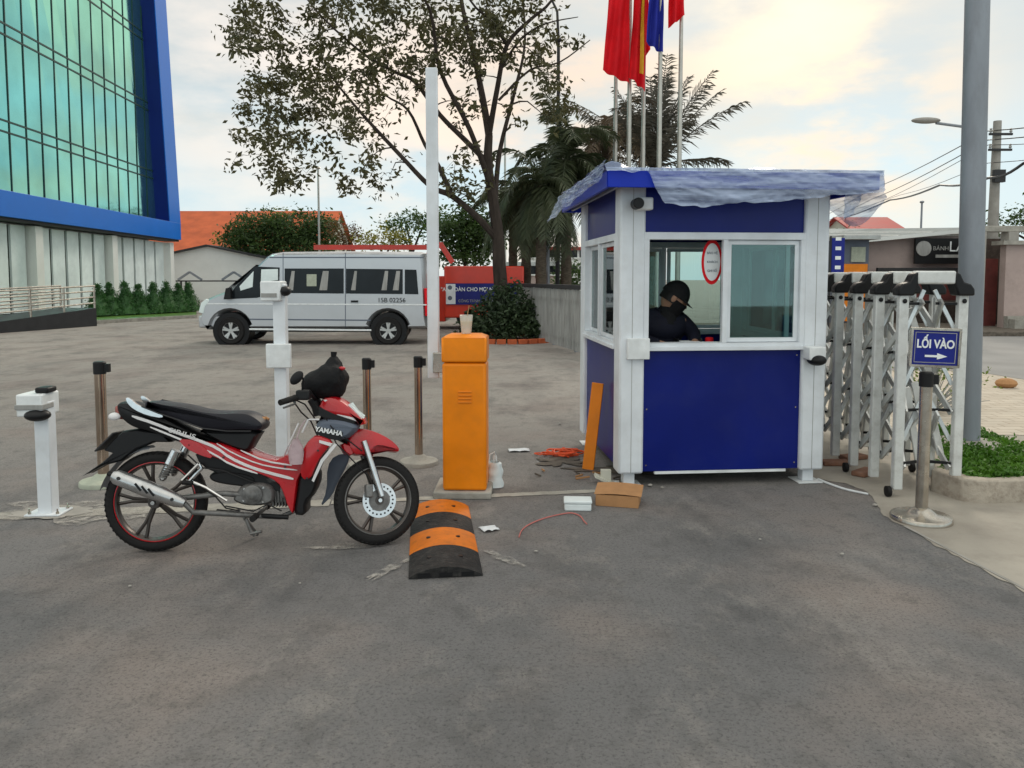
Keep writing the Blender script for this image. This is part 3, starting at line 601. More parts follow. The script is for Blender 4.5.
Yh = 60; t = house('red_roof_house', 'distant house with a steep crimson roof above the shop row', X_(858, Yh), X_(905, Yh), Yh, Yh + 8, Z_(233, Yh), Z_(213, Yh), 'cream', 'crimson')
t = empty('flat_roof_hall', 'long pale flat roofed hall behind the pink shop', 'building', (X_(890, 40), 40, 0)); MB().box(X_(820, 40) - X_(890, 40), 6, 0, 10, 0, Z_(234, 40)).build('wall', 'slat', t); MB().box(X_(818, 40) - X_(890, 40), 6.3, -.3, 10, Z_(234, 40), Z_(229, 40)).build('roof', 'bwhite', t)
# walled compound at the far right
Yw = 23.5; t = empty('gate_house', 'brown walled gateway with dark shade under a concrete beam at the right edge', 'gateway', (X_(1000, Yw), Yw, 0)); ox = t.location.x
xx = lambda px: X_(px, Yw) - ox
zz = lambda py: Z_(py, Yw)
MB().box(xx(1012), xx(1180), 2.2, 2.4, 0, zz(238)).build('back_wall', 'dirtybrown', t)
MB().box(xx(1003), xx(1100), -.1, .2, .1, zz(245)).build('wall', 'pink', t, bev=.01)
MB().box(xx(972), xx(1100), -.12, .22, zz(232), zz(226)).build('beam', 'concrete', t, bev=.02)
for px in (972, 1004, 1060): MB().box(xx(px), xx(px + 10), -.15, .25, zz(243) if px == 1004 else 0, zz(232)).build('column', 'cpole', t, bev=.01)
MB().box(xx(996), xx(1100), -.3, .3, zz(245), zz(241)).build('coping', 'concrete', t)
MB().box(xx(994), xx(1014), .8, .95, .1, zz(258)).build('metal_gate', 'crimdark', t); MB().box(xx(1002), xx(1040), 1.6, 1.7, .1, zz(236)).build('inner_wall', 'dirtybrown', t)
MB().box(xx(1003), xx(1100), -.3, -.12, .1, .5).build('plinth', 'concrete', t)
MB().box(xx(1004), xx(1060), -.6, -.32, 0.14, .42).build('planter', 'concrete', t)
# ================================================================ TREES
def tree_mesh(root, limbs, clusters, r0, seed, leafm, size, n, spread, barkm='bark', droop=.5):
    rnd = random.Random(seed); tb = MB(); nodes = []
    for pts, ra, rb_ in limbs:
        k = len(pts); fine = []; rr = []
        for i in range(k - 1):
            for s_ in range(4):
                u = s_ / 4; p0 = pts[max(i-1, 0)]; p1 = pts[i]; p2 = pts[i+1]; p3 = pts[min(i+2, k-1)]
                fine.append(.5 * ((2*p1) + (p2-p0)*u + (2*p0-5*p1+4*p2-p3)*u*u + (3*p1-p0-3*p2+p3)*u**3)); rr.append(ra + (rb_ - ra) * ((i + u) / (k - 1)))
        fine.append(pts[-1]); rr.append(rb_); tb.tube(fine, rr, 8)
        nodes += [(p, r_) for p, r_ in zip(fine[3:], rr[3:])]
    cl_ = sorted(clusters, key=lambda c: min((Vector(c[:3]) - q[0]).length for q in nodes[::3]))
    for c in cl_:
        c = Vector(c[:3]); b = min(nodes, key=lambda q: (q[0] - c).length + max(0, (q[0].z - c.z)) * .4); p0 = b[0]; L_ = (c - p0).length
        if L_ < .25: continue
        mid = p0.lerp(c, .5) + Vector((rnd.gauss(0, .08), rnd.gauss(0, .08), rnd.gauss(.1, .07))) * L_; ra = min(b[1] * .7, .012 + .014 * L_)
        q_ = [p0, p0.lerp(mid, .5) + Vector((0, 0, .03 * L_)), mid, mid.lerp(c, .6), c]; tb.tube(q_, [ra, ra * .85, ra * .65, ra * .45, .006], 5, cap=False)
        nodes += [(q_[2], ra * .65), (q_[3], ra * .45), (c, .01)]
    tb.build('trunk', barkm, root); leaves([tuple(c) for c in clusters], size, n, spread, seed + 1, droop).build('crown', leafm, root, weld=False, smooth=False)
TY = 21.5
tb0 = P(503, 338, TY)
root = empty('spreading_tree', 'large spreading tree with a forked dark trunk and thin airy foliage', 'tree', (tb0.x, TY, 0))
def TP(px, py, dy=0.0): return P(px, py, TY + dy) - Vector((tb0.x, TY, 0))
limbs = []
def limb(pl, ra, rb_, d0=0.0, d1=0.0):
    k = len(pl); limbs.append(([TP(p[0], p[1], d0 + (d1 - d0) * i / (k - 1)) for i, p in enumerate(pl)], ra * .82, rb_ * .7))
limb([(505, 340), (502, 300), (499, 262), (498, 235), (493, 200), (488, 165), (489, 135)], .27, .15)
limb([(498, 240), (478, 218), (452, 196), (430, 186), (400, 155), (372, 125), (350, 100), (330, 75)], .13, .03, 0, -1.5)
limb([(452, 196), (438, 165), (425, 145), (408, 110), (385, 95), (362, 72)], .09, .02, -.5, 1.5)
limb([(490, 165), (465, 140), (440, 115), (415, 82), (395, 72), (365, 55), (325, 20), (300, -10)], .10, .025, 0, 1.0)
limb([(489, 135), (483, 100), (475, 60), (463, 10), (455, -40), (440, -90)], .13, .04, 0, .6)
limb([(489, 135), (497, 90), (507, 45), (530, 20), (552, 0), (580, -50)], .10, .03, 0, -1)
limb([(507, 45), (490, 20), (470, 0), (440, -60)], .06, .02, -.4, -2)
limb([(500, 70), (520, 40), (545, 24), (578, 17)], .05, .015, -.2, -2.4)
limb([(495, 200), (500, 150), (515, 90), (525, 40), (520, -30)], .10, .03, 0, 3.5)
limb([(492, 190), (470, 130), (440, 70), (430, 10), (400, -40)], .10, .03, 0, -3.5)
limb([(499, 100), (530, 70), (560, 62), (590, 40)], .05, .02, 1, 2.5)
rnd = random.Random(21); cl = []
def region(cx, cy, rx, ry, k, dmax=3.2):
    for _ in range(k):
        while True:
            a, b, c = rnd.uniform(-1, 1), rnd.uniform(-1, 1), rnd.uniform(-1, 1)
            if a*a + b*b + c*c < 1: break
        cl.append(tuple(TP(cx + a * rx, cy + b * ry, c * dmax)) + (rnd.uniform(.16, .40),))
        if rnd.random() < .30: q_ = cl[-1]; cl.append((q_[0] + rnd.gauss(0, .28), q_[1] + rnd.gauss(0, .28), q_[2] + rnd.gauss(-.05, .22), rnd.uniform(.14, .34)))
region(290, 60, 62, 70, 62); region(270, 120, 40, 48, 26); region(300, 150, 50, 36, 22); region(345, 95, 60, 60, 52); region(255, 25, 26, 40, 20)
region(380, 30, 80, 50, 66); region(450, 30, 70, 50, 44); region(440, 90, 48, 40, 14); region(520, 40, 55, 55, 40); region(540, 95, 35, 40, 12); region(470, 160, 26, 24, 7)
region(375, 160, 30, 24, 8); region(350, 188, 22, 9, 3, 1); region(385, 190, 12, 4, 1, 1); region(460, 190, 18, 14, 3, 1); region(420, -50, 190, 70, 90, 4.5); region(275, 172, 22, 14, 6, 1.5)
tree_mesh(root, limbs, cl, .2, 4, 'leaf', .19, 19, .5)
def blobtree(name, lab, px, py_base, Y, lobes, leafm, size, n, seed, trunkh, r=.12, cat='tree', group=None, spread=.6, barkm='bark'):
    b = P(px, py_base, Y); root = empty(name, lab, cat, (b.x, Y, 0), group=group); rn = random.Random(seed); cl = []
    for cx, cy, rx, ry, k in lobes:
        s_ = Y / F_PX; c = P(cx, cy, Y) - Vector((b.x, Y, 0))
        for _ in range(k):
            while True:
                v = Vector((rn.uniform(-1, 1), rn.uniform(-1, 1), rn.uniform(-1, 1)))
                if v.length < 1: break
            cl.append((c.x + v.x * rx * s_, v.y * rx * s_ * .8, max(.25, c.z + v.z * ry * s_), rn.uniform(.6, 1.2) * spread))
    zs = trunkh; limbs = [([Vector((0, 0, 0)), Vector((.03, 0, zs * .5)), Vector((0, .05, zs))], r, r * .6)]
    for cx, cy, rx, ry, k in lobes:
        c = P(cx, cy, Y) - Vector((b.x, Y, 0)); limbs.append(([Vector((0, .05, zs * .9)), Vector((c.x * .5, .2, zs + (c.z - zs) * .6)), Vector((c.x, 0, max(c.z, zs * 1.05)))], r * .5, .03))
    tree_mesh(root, limbs, cl, r, seed, leafm, size, n, spread, barkm, .1)
    return root
blobtree('bushy_tree', 'dense dark green bushy tree in front of the orange roof', 280, 300, 60, [(262, 232, 36, 16, 60), (295, 228, 38, 15, 70), (322, 238, 22, 14, 40), (275, 250, 48, 12, 60), (240, 240, 18, 12, 30)], 'leafd', .34, 36, 31, 2.5, spread=.8)
blobtree('flowering_tree', 'small yellow green tree above the orange roof end', 300, 300, 64, [(280, 216, 26, 7, 14), (325, 224, 22, 8, 12), (224, 240, 10, 7, 8)], 'leafb', .26, 16, 35, 3.4)
blobtree('reddish_tree', 'small reddish brown tree behind the van roof', 345, 300, 55, [(342, 232, 16, 14, 26), (352, 240, 14, 10, 20)], 'leafr', .22, 18, 32, 2.4)
blobtree('yellow_shrub', 'low yellow leafed shrub beyond the middle of the van roof', 385, 300, 38, [(372, 240, 18, 6, 20), (395, 238, 14, 7, 18)], 'leafy', .18, 18, 33, 2.8, cat='shrub')
blobtree('umbrella_tree', 'thin branched flat topped tree behind the raised barrier arm', 412, 300, 42, [(405, 226, 26, 8, 26), (430, 218, 26, 7, 26), (400, 238, 14, 6, 8)], 'leafd', .22, 18, 34, 3.2, r=.14, spread=.5)
blobtree('round_tree', 'full green tree behind the red truck', 465, 300, 36, [(455, 232, 28, 16, 50), (478, 236, 22, 18, 50), (462, 252, 28, 12, 40), (475, 215, 20, 8, 14)], 'leafd', .24, 28, 36, 2.4)
blobtree('roadside_tree', 'dark tree top rising over the gateway at the right edge', 1040, 330, 34, [(1022, 222, 18, 9, 20), (1045, 215, 22, 14, 30), (990, 226, 10, 5, 6)], 'leafd', .2, 24, 37, 3.2)
blobtree('hedge_tree', 'green treetop under the plastic sheet corner left of the crimson roof', 846, 300, 50, [(848, 240, 14, 9, 30)], 'leafd', .2, 24, 38, 3.2)
blobtree('far_tree', 'distant green trees low behind the palm trunks', 600, 300, 55, [(572, 275, 20, 12, 30), (600, 270, 16, 14, 30)], 'leafd', .3, 24, 39, 2.2)
# dark bush with brick edging at the foot of the tree
bush = empty('bush', 'dark leafy bush growing at the foot of the spreading tree', 'bush', (tb0.x, 20.6, 0)); rn = random.Random(9); cl = []
for _ in range(230):
    a = rn.random() * 6.283; q = rn.random() ** .5; cl.append((q * 1.15 * math.cos(a) + .12, q * .9 * math.sin(a), .12 + rn.random() ** .8 * (1.22 * (1 - q * q) + .15), .22))
st_ = MB(); [st_.tube([(0, 0, 0), (c[0] * .5, c[1] * .5, c[2] * .6), c[:3]], [.02, .012, .005], 4, cap=False) for c in cl[::8]]; st_.build('stem', 'bark', bush); leaves(cl, .15, 22, .25, 9).build('leaves', 'bushdark', bush, weld=False, smooth=False)
ed = empty('brick_edging', 'low ring of red bricks around the foot of the dark bush', 'edging', (tb0.x + .12, 20.6, 0))
eb = MB()
for i in range(34):
    a = 2 * math.pi * i / 34; mm = Matrix.Rotation(a, 4, 'Z') @ Matrix.Translation((1.45, 0, 0)) @ Matrix.Rotation(rn.uniform(-.1, .1), 4, 'Z'); eb.box(-.06, .06, -.115, .115, 0, .12, mm)
eb.build('brick', 'rtile', ed, bev=.008)
def palm(px, py_base, Y, pytop, nf, flen, seed, lab, leafm='palm', r=.16, droop=1.0, lean=0.0, elev=(10, 75), ll=.5):
    b = P(px, 300, Y); top = P(px, pytop, Y); rn = random.Random(seed); h = top.z
    root = empty('palm_tree', lab, 'palm', (b.x, Y, 0), group='palms beyond the fence'); tb = MB(); pts = []; rr = []
    for i in range(25):
        u = i / 24; pts.append((lean * u * u, 0, h * u)); rr.append(r * (1.25 - .35 * u) * (1.06 if i % 2 else .95))
    tb.tube(pts, rr, 10); tb.build('trunk', 'palmbark', root); cr = MB()
    for k in range(nf):
        a = 2 * math.pi * k / nf * 2.4 + rn.uniform(-.3, .3); el = R(rn.uniform(*elev)); L_ = flen * rn.uniform(.8, 1.1); p = Vector((lean, 0, h)); d = Vector((math.cos(a) * math.cos(el), math.sin(a) * math.cos(el), math.sin(el))); ps = [p.copy()]; n_ = 16
        for i in range(n_): d = (d + Vector((0, 0, -droop * .11 * (1 + i / n_)))).normalized(); p = p + d * (L_ / n_); ps.append(p.copy())
        cr.tube(ps, [.03 * (1 - i / (n_ + 3)) + .004 for i in range(n_ + 1)], 4, cap=False); up = Vector((0, 0, 1)); sdv = d.cross(up)
        if sdv.length < .1: sdv = Vector((1, 0, 0))
        sdv.normalize()
        for i in range(2, n_ + 1):
            for sub in (0, .33, .66):
                q = ps[i - 1].lerp(ps[i], sub); t_ = (ps[i] - ps[i-1]).normalized()
                for s_ in (-1, 1):
                    l_ = ll * (1 - (i / n_ - .45) ** 2 * 1.6) * rn.uniform(.8, 1.15); dr = (sdv * s_ * .8 + t_ * .7 + Vector((0, 0, rn.uniform(-.6, .15)))).normalized() * l_; wv = t_ * .028
                    mid = q + dr * .5; tip = q + dr + Vector((0, 0, -.22 * l_)); cr.add([q - wv * .5, q + wv * .5, mid + wv, tip, mid - wv], [(0, 1, 2, 3, 4)])
    cr.build('crown', leafm, root, weld=False, smooth=False)
palm(513, 0, 30, 208, 20, 2.2, 1, 'short palm just right of the spreading tree trunk', elev=(-40, 80), ll=.6)
palm(526, 0, 27, 196, 24, 2.3, 2, 'dark palm second to the right of the spreading tree trunk', elev=(-50, 80), ll=.6)
palm(541, 0, 25, 186, 26, 2.3, 3, 'dark shaggy palm, third to the right of the spreading tree trunk', elev=(-55, 80), ll=.6)
palm(566, 0, 26, 160, 30, 2.7, 4, 'tall dark palm behind the left corner of the booth roof', elev=(-50, 85), ll=.65)
palm(604, 0, 31, 140, 22, 3.6, 5, 'brownish palm behind the leftmost red flags', leafm='palmdry', elev=(-20, 85), ll=.7)
palm(590, 0, 28, 190, 24, 2.5, 7, 'dark low palm hugging the booth corner', elev=(-40, 70), ll=.6)
palm(652, 0, 30, 168, 30, 4.0, 6, 'large feathery grey brown palm spreading right of the flagpoles', leafm='palmgrey', elev=(18, 85), droop=.22, ll=.75, r=.22)
# ================================================================ FENCE behind the yard
f0, f1 = G(581, 355), G(518, 334); fd = Vector((f0.x - f1.x, f0.y - f1.y, 0)); flen = fd.length + 1.2
Ff = Frame(Vector((f1.x, f1.y, 0)), math.atan2(fd.y, fd.x)); t = empty('slatted_fence', 'weathered white slatted fence with a dark top rail left of the booth', 'fence', m=Ff.m)
mb = MB(); k = int(flen / .13)
for i in range(k): mb.box(i * .13, i * .13 + .062, -.02, .02, .05, 1.38 + .012 * (i % 3))
mb.build('slats', 'slat', t, smooth=False); mb = MB(); mb.box(-.02, flen, -.05, .05, 1.40, 1.50).box(0, flen, .021, .06, .2, .28).box(0, flen, .021, .06, 1.1, 1.18); mb.build('rail', 'dark', t, bev=.01)
for i in range(5): MB().box(flen * i / 4 - .04, flen * i / 4 + .04, .061, .14, 0, 1.396).build('post', 'pole', t)
# ================================================================ FLAGPOLES AND FLAGS
fp = [(614, 27.0, 'leftmost slim steel flagpole behind the booth'), (627.5, 25.0, 'steel flagpole second from the left behind the booth'), (641.5, 26.5, 'middle steel flagpole of the five behind the booth'), (657.5, 24.0, 'steel flagpole with the blue flag behind the booth'), (677.5, 24.5, 'rightmost steel flagpole behind the booth')]
for i, (px, Y, lab) in enumerate(fp):
    b = P(px, 278, Y); t = empty('flagpole', lab, 'flagpole', (b.x, Y, 0), group='flagpoles behind the booth')
    MB().tube([(0, 0, 0), (0, 0, 6), (0, 0, 13)], [.085, .075, .045], 12).build('pole', 'fpole', t); MB().lathe([(.22, 0), (.22, .03), (.1, .05), (.09, .2)], n=16).build('base', 'fpole', t); MB().sphere((0, 0, 13.08), .1).build('finial', 'yellow', t)
def flag(px0, px1, pyb0, pyb1, Y, material, lab, group, seed, mark=None):
    a, b = P(px0, pyb0, Y), P(px1, pyb1, Y); zt = 12.7; t = empty('flag', lab, 'flag', (a.x, Y - .1, 0), group=group)
    def fn(u, v):
        zb = a.z + (b.z - a.z) * u; z = zt + (zb - zt) * v; wv = .10 * math.sin(u * 13 + v * 4 + seed) * (.4 + .6 * v) + .04 * math.sin(v * 17 + u * 5)
        return Vector(((b.x - a.x) * (u * (.55 + .45 * v) + (1 - (.55 + .45 * v)) * (1 if px1 < px0 + 999 and seed % 2 else 0)), wv, z))
    MB().grid(26, 40, fn).build('cloth', material, t)
    if mark: MB().grid(6, 10, lambda u, v: fn(.62 + .2 * u, .3 + .62 * v) + Vector((0, -.03, 0))).build('emblem', mark, t)
G1 = 'flags hanging from the flagpoles'
flag(602, 628, 72, 84, 24.9, 'flagred', 'wide red flag hanging on the left of the group', G1, 1)
flag(628.5, 645, 78, 92, 24.7, 'flagred', 'red flag with a yellow emblem hanging in the middle', G1, 3, mark='yellow')
flag(636, 650, 70, 50, 26.3, 'flagred', 'narrow red flag behind the yellow marked one', G1, 2)
flag(645, 662, 44, 54, 24.0, 'flagblue', 'dark blue flag hanging between red flags', G1, 1)
flag(667, 684, 30, 16, 24.4, 'flagred', 'small red flag hanging on the rightmost pole', G1, 2)
# thin poles in the background
def thinpole(name, px, pyt, Y, r, lab, m_='fpole', arm=None):
    b = P(px, pyt, Y); t = empty(name, lab, 'pole', (b.x, Y, 0)); MB().tube([(0, 0, 0), (0, 0, b.z)], [r * 1.2, r * .8], 8).build('pole', m_, t)
    MB().sphere((0, 0, b.z), (r * 2, r * 2, r * 1.2), 8, 6).build('cap', m_, t); return t
thinpole('lightning_mast', 318, 168, 33, .05, 'thin pale mast rising behind the van roof')
thinpole('utility_mast', 505, 130, 40, .06, 'slim mast behind the spreading tree trunk')
t = thinpole('curved_lamp_post', 558.5, 40, 28, .07, 'tall thin dark lamp post between the tree and the flags', 'dark')
zt = P(558.5, 40, 28).z; MB().tube([(0, 0, zt), (-.05, 0, zt + 1.0), (-.4, 0, zt + 1.7), (-1.0, 0, zt + 1.9)], [.05, .045, .04, .035], 8).build('arm', 'dark', t)
thinpole('grey_post', 548, 222, 26, .07, 'grey post standing among the palm trunks', 'pole')
thinpole('roof_mast', 922, 202, 34, .05, 'short mast standing behind the shop roof', 'pole')
# ================================================================ LAMP POSTS, UTILITY POLE, WIRES (right)
b = G(967, 446, .15); Yl = b.y; t = empty('steel_pole', 'thick galvanised steel pole standing in the grass bed', 'pole', (b.x, b.y, 0))
MB().tube([(0, 0, .1), (-.07, 0, 4), (-.14, 0, 8)], [.103, .097, .085], 28).build('shaft', 'pole', t); MB().lathe([(.32, .1), (.32, .16), (.24, .2), (.15, .215)], n=20).build('footing', 'concrete', t, bev=.01)
Yu = 25.5; b = P(988.5, 330, Yu); t = empty('utility_pole', 'concrete utility pole carrying wires across the road', 'pole', (b.x, Yu, 0)); zt = P(988, 121, Yu).z
MB().tube([(0, 0, 0), (0, 0, zt)], [.20, .12], 12, sq=False).build('shaft', 'cpole', t)
mb = MB(); [mb.bar((-.35, -.16, z), (.4, -.16, z), .07, .07) for z in (zt - .45, zt - .95)]; mb.build('crossarm', 'dark', t)
for i, (x, z) in enumerate(((-.3, zt - .4), (.35, zt - .4), (-.3, zt - .9), (.35, zt - .9))): MB().lathe([(.03, 0), (.05, .04), (.03, .08), (.045, .12), (.0, .15)], c=(x, -.16, z), n=8).build('insulator', 'slat', t)
MB().box(-.18, .16, -.3, -.13, zt - 2.0, zt - 1.6).build('junction_box', 'dark', t)
zz_ = lambda y: P(988, y, Yu).z
def wire(pts, r, lab):
    p = [P(a, b, c) for a, b, c in pts]; o = Vector((p[0].x, p[0].y, 0)); fine = []
    for i in range(len(p) - 1):
        for s_ in range(6): u = s_ / 6; fine.append(p[i].lerp(p[i+1], u) - Vector((0, 0, .12 * math.sin(u * math.pi))) - o)
    fine.append(p[-1] - o); ob_ = MB().tube(fine, r, 5).build('power_line', 'black'); ob_.location = o; tag(ob_, lab, 'wire', 'overhead wires at the utility pole')
wire([(1150, 104, 20), (988, 131, Yu), (870, 190, 48), (800, 228, 75)], .018, 'topmost thin overhead wire at the utility pole')
wire([(1150, 114, 20), (988, 140, Yu), (870, 200, 48), (800, 232, 75)], .018, 'second overhead wire from the top at the utility pole')
wire([(1150, 128, 20), (988, 145, Yu), (870, 206, 48), (800, 235, 75)], .012, 'thin third overhead wire at the utility pole')
wire([(1150, 138, 20), (988, 163, Yu), (900, 195, 48), (840, 212, 75)], .012, 'faint sagging fourth overhead wire at the utility pole')
wire([(1150, 138, 19.5), (1024, 163, 23), (988, 178, Yu), (940, 185, 34), (890, 200, 46), (835, 220, 70)], .045, 'thick black bundled cable, lowest at the utility pole')
Ys = 19.0; b = P(966.5, 278, Ys); t = empty('street_lamp', 'street lamp with a curved arm showing left of the steel pole', 'street lamp', (b.x, Ys, 0)); za = P(955, 126, Ys).z; xl = P(936, 122, Ys).x - b.x; xh = P(920, 118, Ys).x - b.x
MB().tube([(0, 0, 0), (0, 0, za - .1)], [.09, .06], 10).build('pole', 'pole', t); MB().tube([(0, 0, za - .1), (-.2, 0, za - .02), (xl, 0, P(936, 123, Ys).z)], .035, 8).build('arm', 'pole', t)
MB().sphere(((xl + xh) / 2 - .05, 0, P(930, 120.5, Ys).z), (.36, .13, .075), 16, 8).build('lamp_head', 'cpole', t)
# ================================================================ VAN
g0, g1 = G(230.5, 345), G(388, 345); Fv = Frame(Vector((g0.x, g0.y, 0)), math.atan2(g1.y - g0.y, g1.x - g0.x))
vn = empty('van', 'silver high roof passenger van parked facing left', 'van', m=Fv.m)
C6 = lambda x, y: (180 + x / 3.938, 240 + y / 3.938)
V = lambda pts, yy=-.05: [Fv.at(*C6(*p), yy) for p in pts]
VW = 1.95
wc = [Fv.at(230.3, 331, 0), Fv.at(388, 331, 0)]
def arch(cx, cz, r_, z0, n=12):
    a0 = math.asin((z0 - cz) / r_); return [(cx + r_ * math.cos(a), cz + r_ * math.sin(a)) for a in [a0 + (math.pi - 2 * a0) * i / n for i in range(n + 1)]]
low = V([(270, 356)])[0][1]
body = V([(76, 340), (66, 318), (68, 290), (78, 250), (95, 228), (130, 212), (182, 193), (235, 148), (290, 101), (330, 62), (352, 48), (385, 43), (640, 40), (930, 42), (955, 50), (963, 80), (970, 200), (974, 300), (974, 352)])
ra_ = .47
body = body + arch(wc[1][0], wc[1][1], ra_, low) + arch(wc[0][0], wc[0][1], ra_, low) + V([(120, 352), (90, 352)])
mb = MB(); mb.puff(body, 0, VW, .10, 3); vb = mb.build('body', 'vansilver', vn)
MB().box(wc[0][0] - .2, wc[1][0] + .2, .15, VW - .15, low - .05, low + .02).build('underbody', 'black', vn)
for c in wc: MB().lathe([(ra_ - .015, .06), (ra_ - .015, .5)], c=(c[0], 0, c[1]), n=24, axis='y').build('wheel_well', 'black', vn)
sb = lambda name, pts, d, m_, th=.02, par=vn, y0=0.0: MB().prism(V(pts), y0 - d, y0 - d + th).build(name, m_, par, bev=.004)
sb('side_window', [(410, 112), (643, 112), (643, 211), (410, 209)], .012, 'tint', .03)
sb('side_window', [(652, 113), (876, 115), (876, 213), (652, 211)], .012, 'tint', .03)
sb('side_window', [(884, 116), (930, 117), (938, 214), (884, 213)], .012, 'tint', .03)
cabw = sb('cab_window', [(292, 104), (390, 108), (388, 208), (300, 228), (182, 233), (215, 185)], .010, 'tint', .03)
sb('quarter_glass', [(232, 182), (288, 122), (284, 185), (236, 200)], .016, 'paleglass', .008, cabw); sb('door_glass', [(318, 116), (384, 114), (384, 158), (316, 166)], .016, 'paleglass', .008, cabw)
sb('mirror', [(186, 190), (204, 186), (206, 232), (178, 234)], .16, 'black', .14)
for i, (x0, x1) in enumerate(((432, 446), (555, 580), (680, 692), (800, 815), (845, 862))):
    sb('curtain', [(x0 + 6, 122), (x1 + 4, 122), (x1 - 2, 198), (x0 - 8, 198)], .014, 'slat', .004)
sb('window_notice', [(497, 135), (536, 135), (536, 182), (497, 182)], .014, 'lightgreen', .004)
sb('door_handle', [(672, 238), (700, 238), (700, 246), (672, 246)], .03, 'black', .02)
for (x0, x1, y0, y1) in ((95, 970, 249, 254), (270, 750, 310, 315), (270, 752, 348, 355)): sb('trim_line', [(x0, y0), (x1, y0 + 4), (x1, y1 + 4), (x0, y1)], .008, 'whitep' if y0 != 310 else 'slate', .012)
for x in (648, 402): sb('door_seam', [(x, 50), (x + 3, 50), (x + 3, 345), (x, 345)], .005, 'slate', .01)
sb('roof_gutter', [(350, 66), (960, 66), (960, 71), (350, 71)], .004, 'slate', .01)
for c in wc:
    t_ = MB().lathe([(ra_ + .03, -.014), (ra_ + .05, .0), (ra_ - .01, .01)], c=(c[0], 0, c[1]), n=40, axis='y')
lx, lz = V([(77, 262)])[0]
MB().prism(V([(70, 285), (80, 248), (100, 232), (112, 240), (96, 262), (90, 290)]), -.012, .5).build('headlight', 'paleglass', vn, bev=.01)
MB().box(V([(70, 330)])[0][0] - .05, V([(70, 330)])[0][0] + .5, .1, VW - .1, V([(70, 348)])[0][1], V([(70, 300)])[0][1]).build('front_bumper', 'vansilver', vn, bev=.04)
MB().prism(V([(961, 190), (975, 190), (979, 300), (965, 300)]), -.006, .14).build('tail_light', 'flagred', vn, bev=.01)
rs = V([(95, 225), (300, 95)]); bx = V([(180, 191), (288, 100)])
mb = MB(); mb.add([(bx[0][0] - .01, .16, bx[0][1] + .02), (bx[0][0] - .01, VW - .16, bx[0][1] + .02), (bx[1][0] - .01, VW - .2, bx[1][1] + .02), (bx[1][0] - .01, .2, bx[1][1] + .02)], [(0, 1, 2, 3)]); mb.build('windscreen', 'tint', vn)
txm = Matrix.Translation((V([(832, 238)])[0][0], -.016, V([(832, 238)])[0][1])) @ STAND
text('plate_number', '15B 02256', .16, 'black', vb, txm, .002, 1.0)
rnw = Matrix.Identity(4)
def van_wheel(c, yy):
    wv = empty('wheel', None, None); wv.parent = vn; wv.location = (c[0], yy, c[1]); r_ = c[1]
    MB().lathe([(r_ * .62, .0), (r_ * .9, -.01), (r_ * .99, .03), (r_, .11), (r_ * .99, .19), (r_ * .9, .23), (r_ * .6, .22), (r_ * .62, .0)], n=36, axis='y').build('tyre', 'rubber', wv)
    rm = MB().lathe([(r_ * .63, .0), (r_ * .60, .015), (r_ * .57, .05), (.0, .06)], n=36, axis='y', cap=False); rm.lathe([(0.0, -.005), (.06, .0), (.065, .05)], n=16, axis='y')
    for k in range(5):
        a = 2 * math.pi * k / 5 + .3
        for da in (-.16, .16): rm.bar((.04 * math.cos(a), .015, .04 * math.sin(a)), (r_ * .59 * math.cos(a + da), .01, r_ * .59 * math.sin(a + da)), .045, .04)
    rm.build('rim', 'alu2', wv)
M['alu2'] = mat('alloy_rim', (0.55, 0.55, 0.54), .35, .7, dirt=.3)
for c in wc: van_wheel(c, .03); van_wheel(c, VW - .26)
# ================================================================ RED TRUCK behind the van
YT = 24.5; o_ = P(440, 330, YT); t = empty('red_truck', 'red box truck with a navy banner on its side behind the van', 'truck', (o_.x, YT, 0)); xx = lambda px: P(px, 278, YT).x - o_.x; zt_ = lambda py: P(470, py, YT).z
tb = MB().box(xx(444), xx(524), 0, 2.3, zt_(318), zt_(266)).build('cargo_box', 'truckred', t, bev=.05)
MB().box(xx(428), xx(445), .2, 2.1, zt_(322), zt_(276)).build('tool_locker', 'truckred', t, bev=.03)
MB().box(xx(444) + .05, xx(522), -.02, 0.0, zt_(285), zt_(283)).build('trim', 'crimson', tb)
bn = MB().box(xx(446), xx(523), -.05, -.003, zt_(304.5), zt_(283.5)).build('banner', 'banner', tb)
MB().box(xx(446), xx(455.5), -.056, -.051, zt_(304), zt_(284)).build('banner_emblem_field', 'paper', bn)
for py in (287.5, 298): MB().lathe([(.07, -.062), (.07, -.057)], c=(xx(450), 0, zt_(py)), n=14, axis='y').build('emblem', 'slate', bn)
text('banner_lettering', '"AN TOÀN CHO MỌI NGƯỜI - HIỆU QUẢ"', .17, 'signwhite', bn, Matrix.Translation((xx(488), -.055, zt_(289.5))) @ STAND, .003, .92, .002)
text('banner_lettering', 'CÔNG TRÌNH SỬA CHỮA', .12, 'slat', bn, Matrix.Translation((xx(478), -.055, zt_(301))) @ STAND, .002, .9)
MB().box(xx(330), xx(520), .4, 1.9, .45, .75).build('chassis', 'black', t)
MB().box(xx(395), xx(428), .1, 2.2, .75, zt_(268)).build('deck_body', 'truckred', t, bev=.03)
MB().bar((xx(306), 1.1, zt_(246)), (xx(432), 1.1, zt_(246)), .16, .18).build('crane_boom', 'truckred', t)
mb = MB(); mb.bar((xx(425), 1.1, zt_(266)), (xx(430), 1.1, zt_(241)), .28, .25); mb.bar((xx(430), 1.1, zt_(243)), (xx(440), 1.1, zt_(244)), .2, .2); mb.bar((xx(438), 1.1, zt_(243)), (xx(450), 1.1, zt_(262)), .16, .18); mb.build('crane_mast', 'truckred', t)
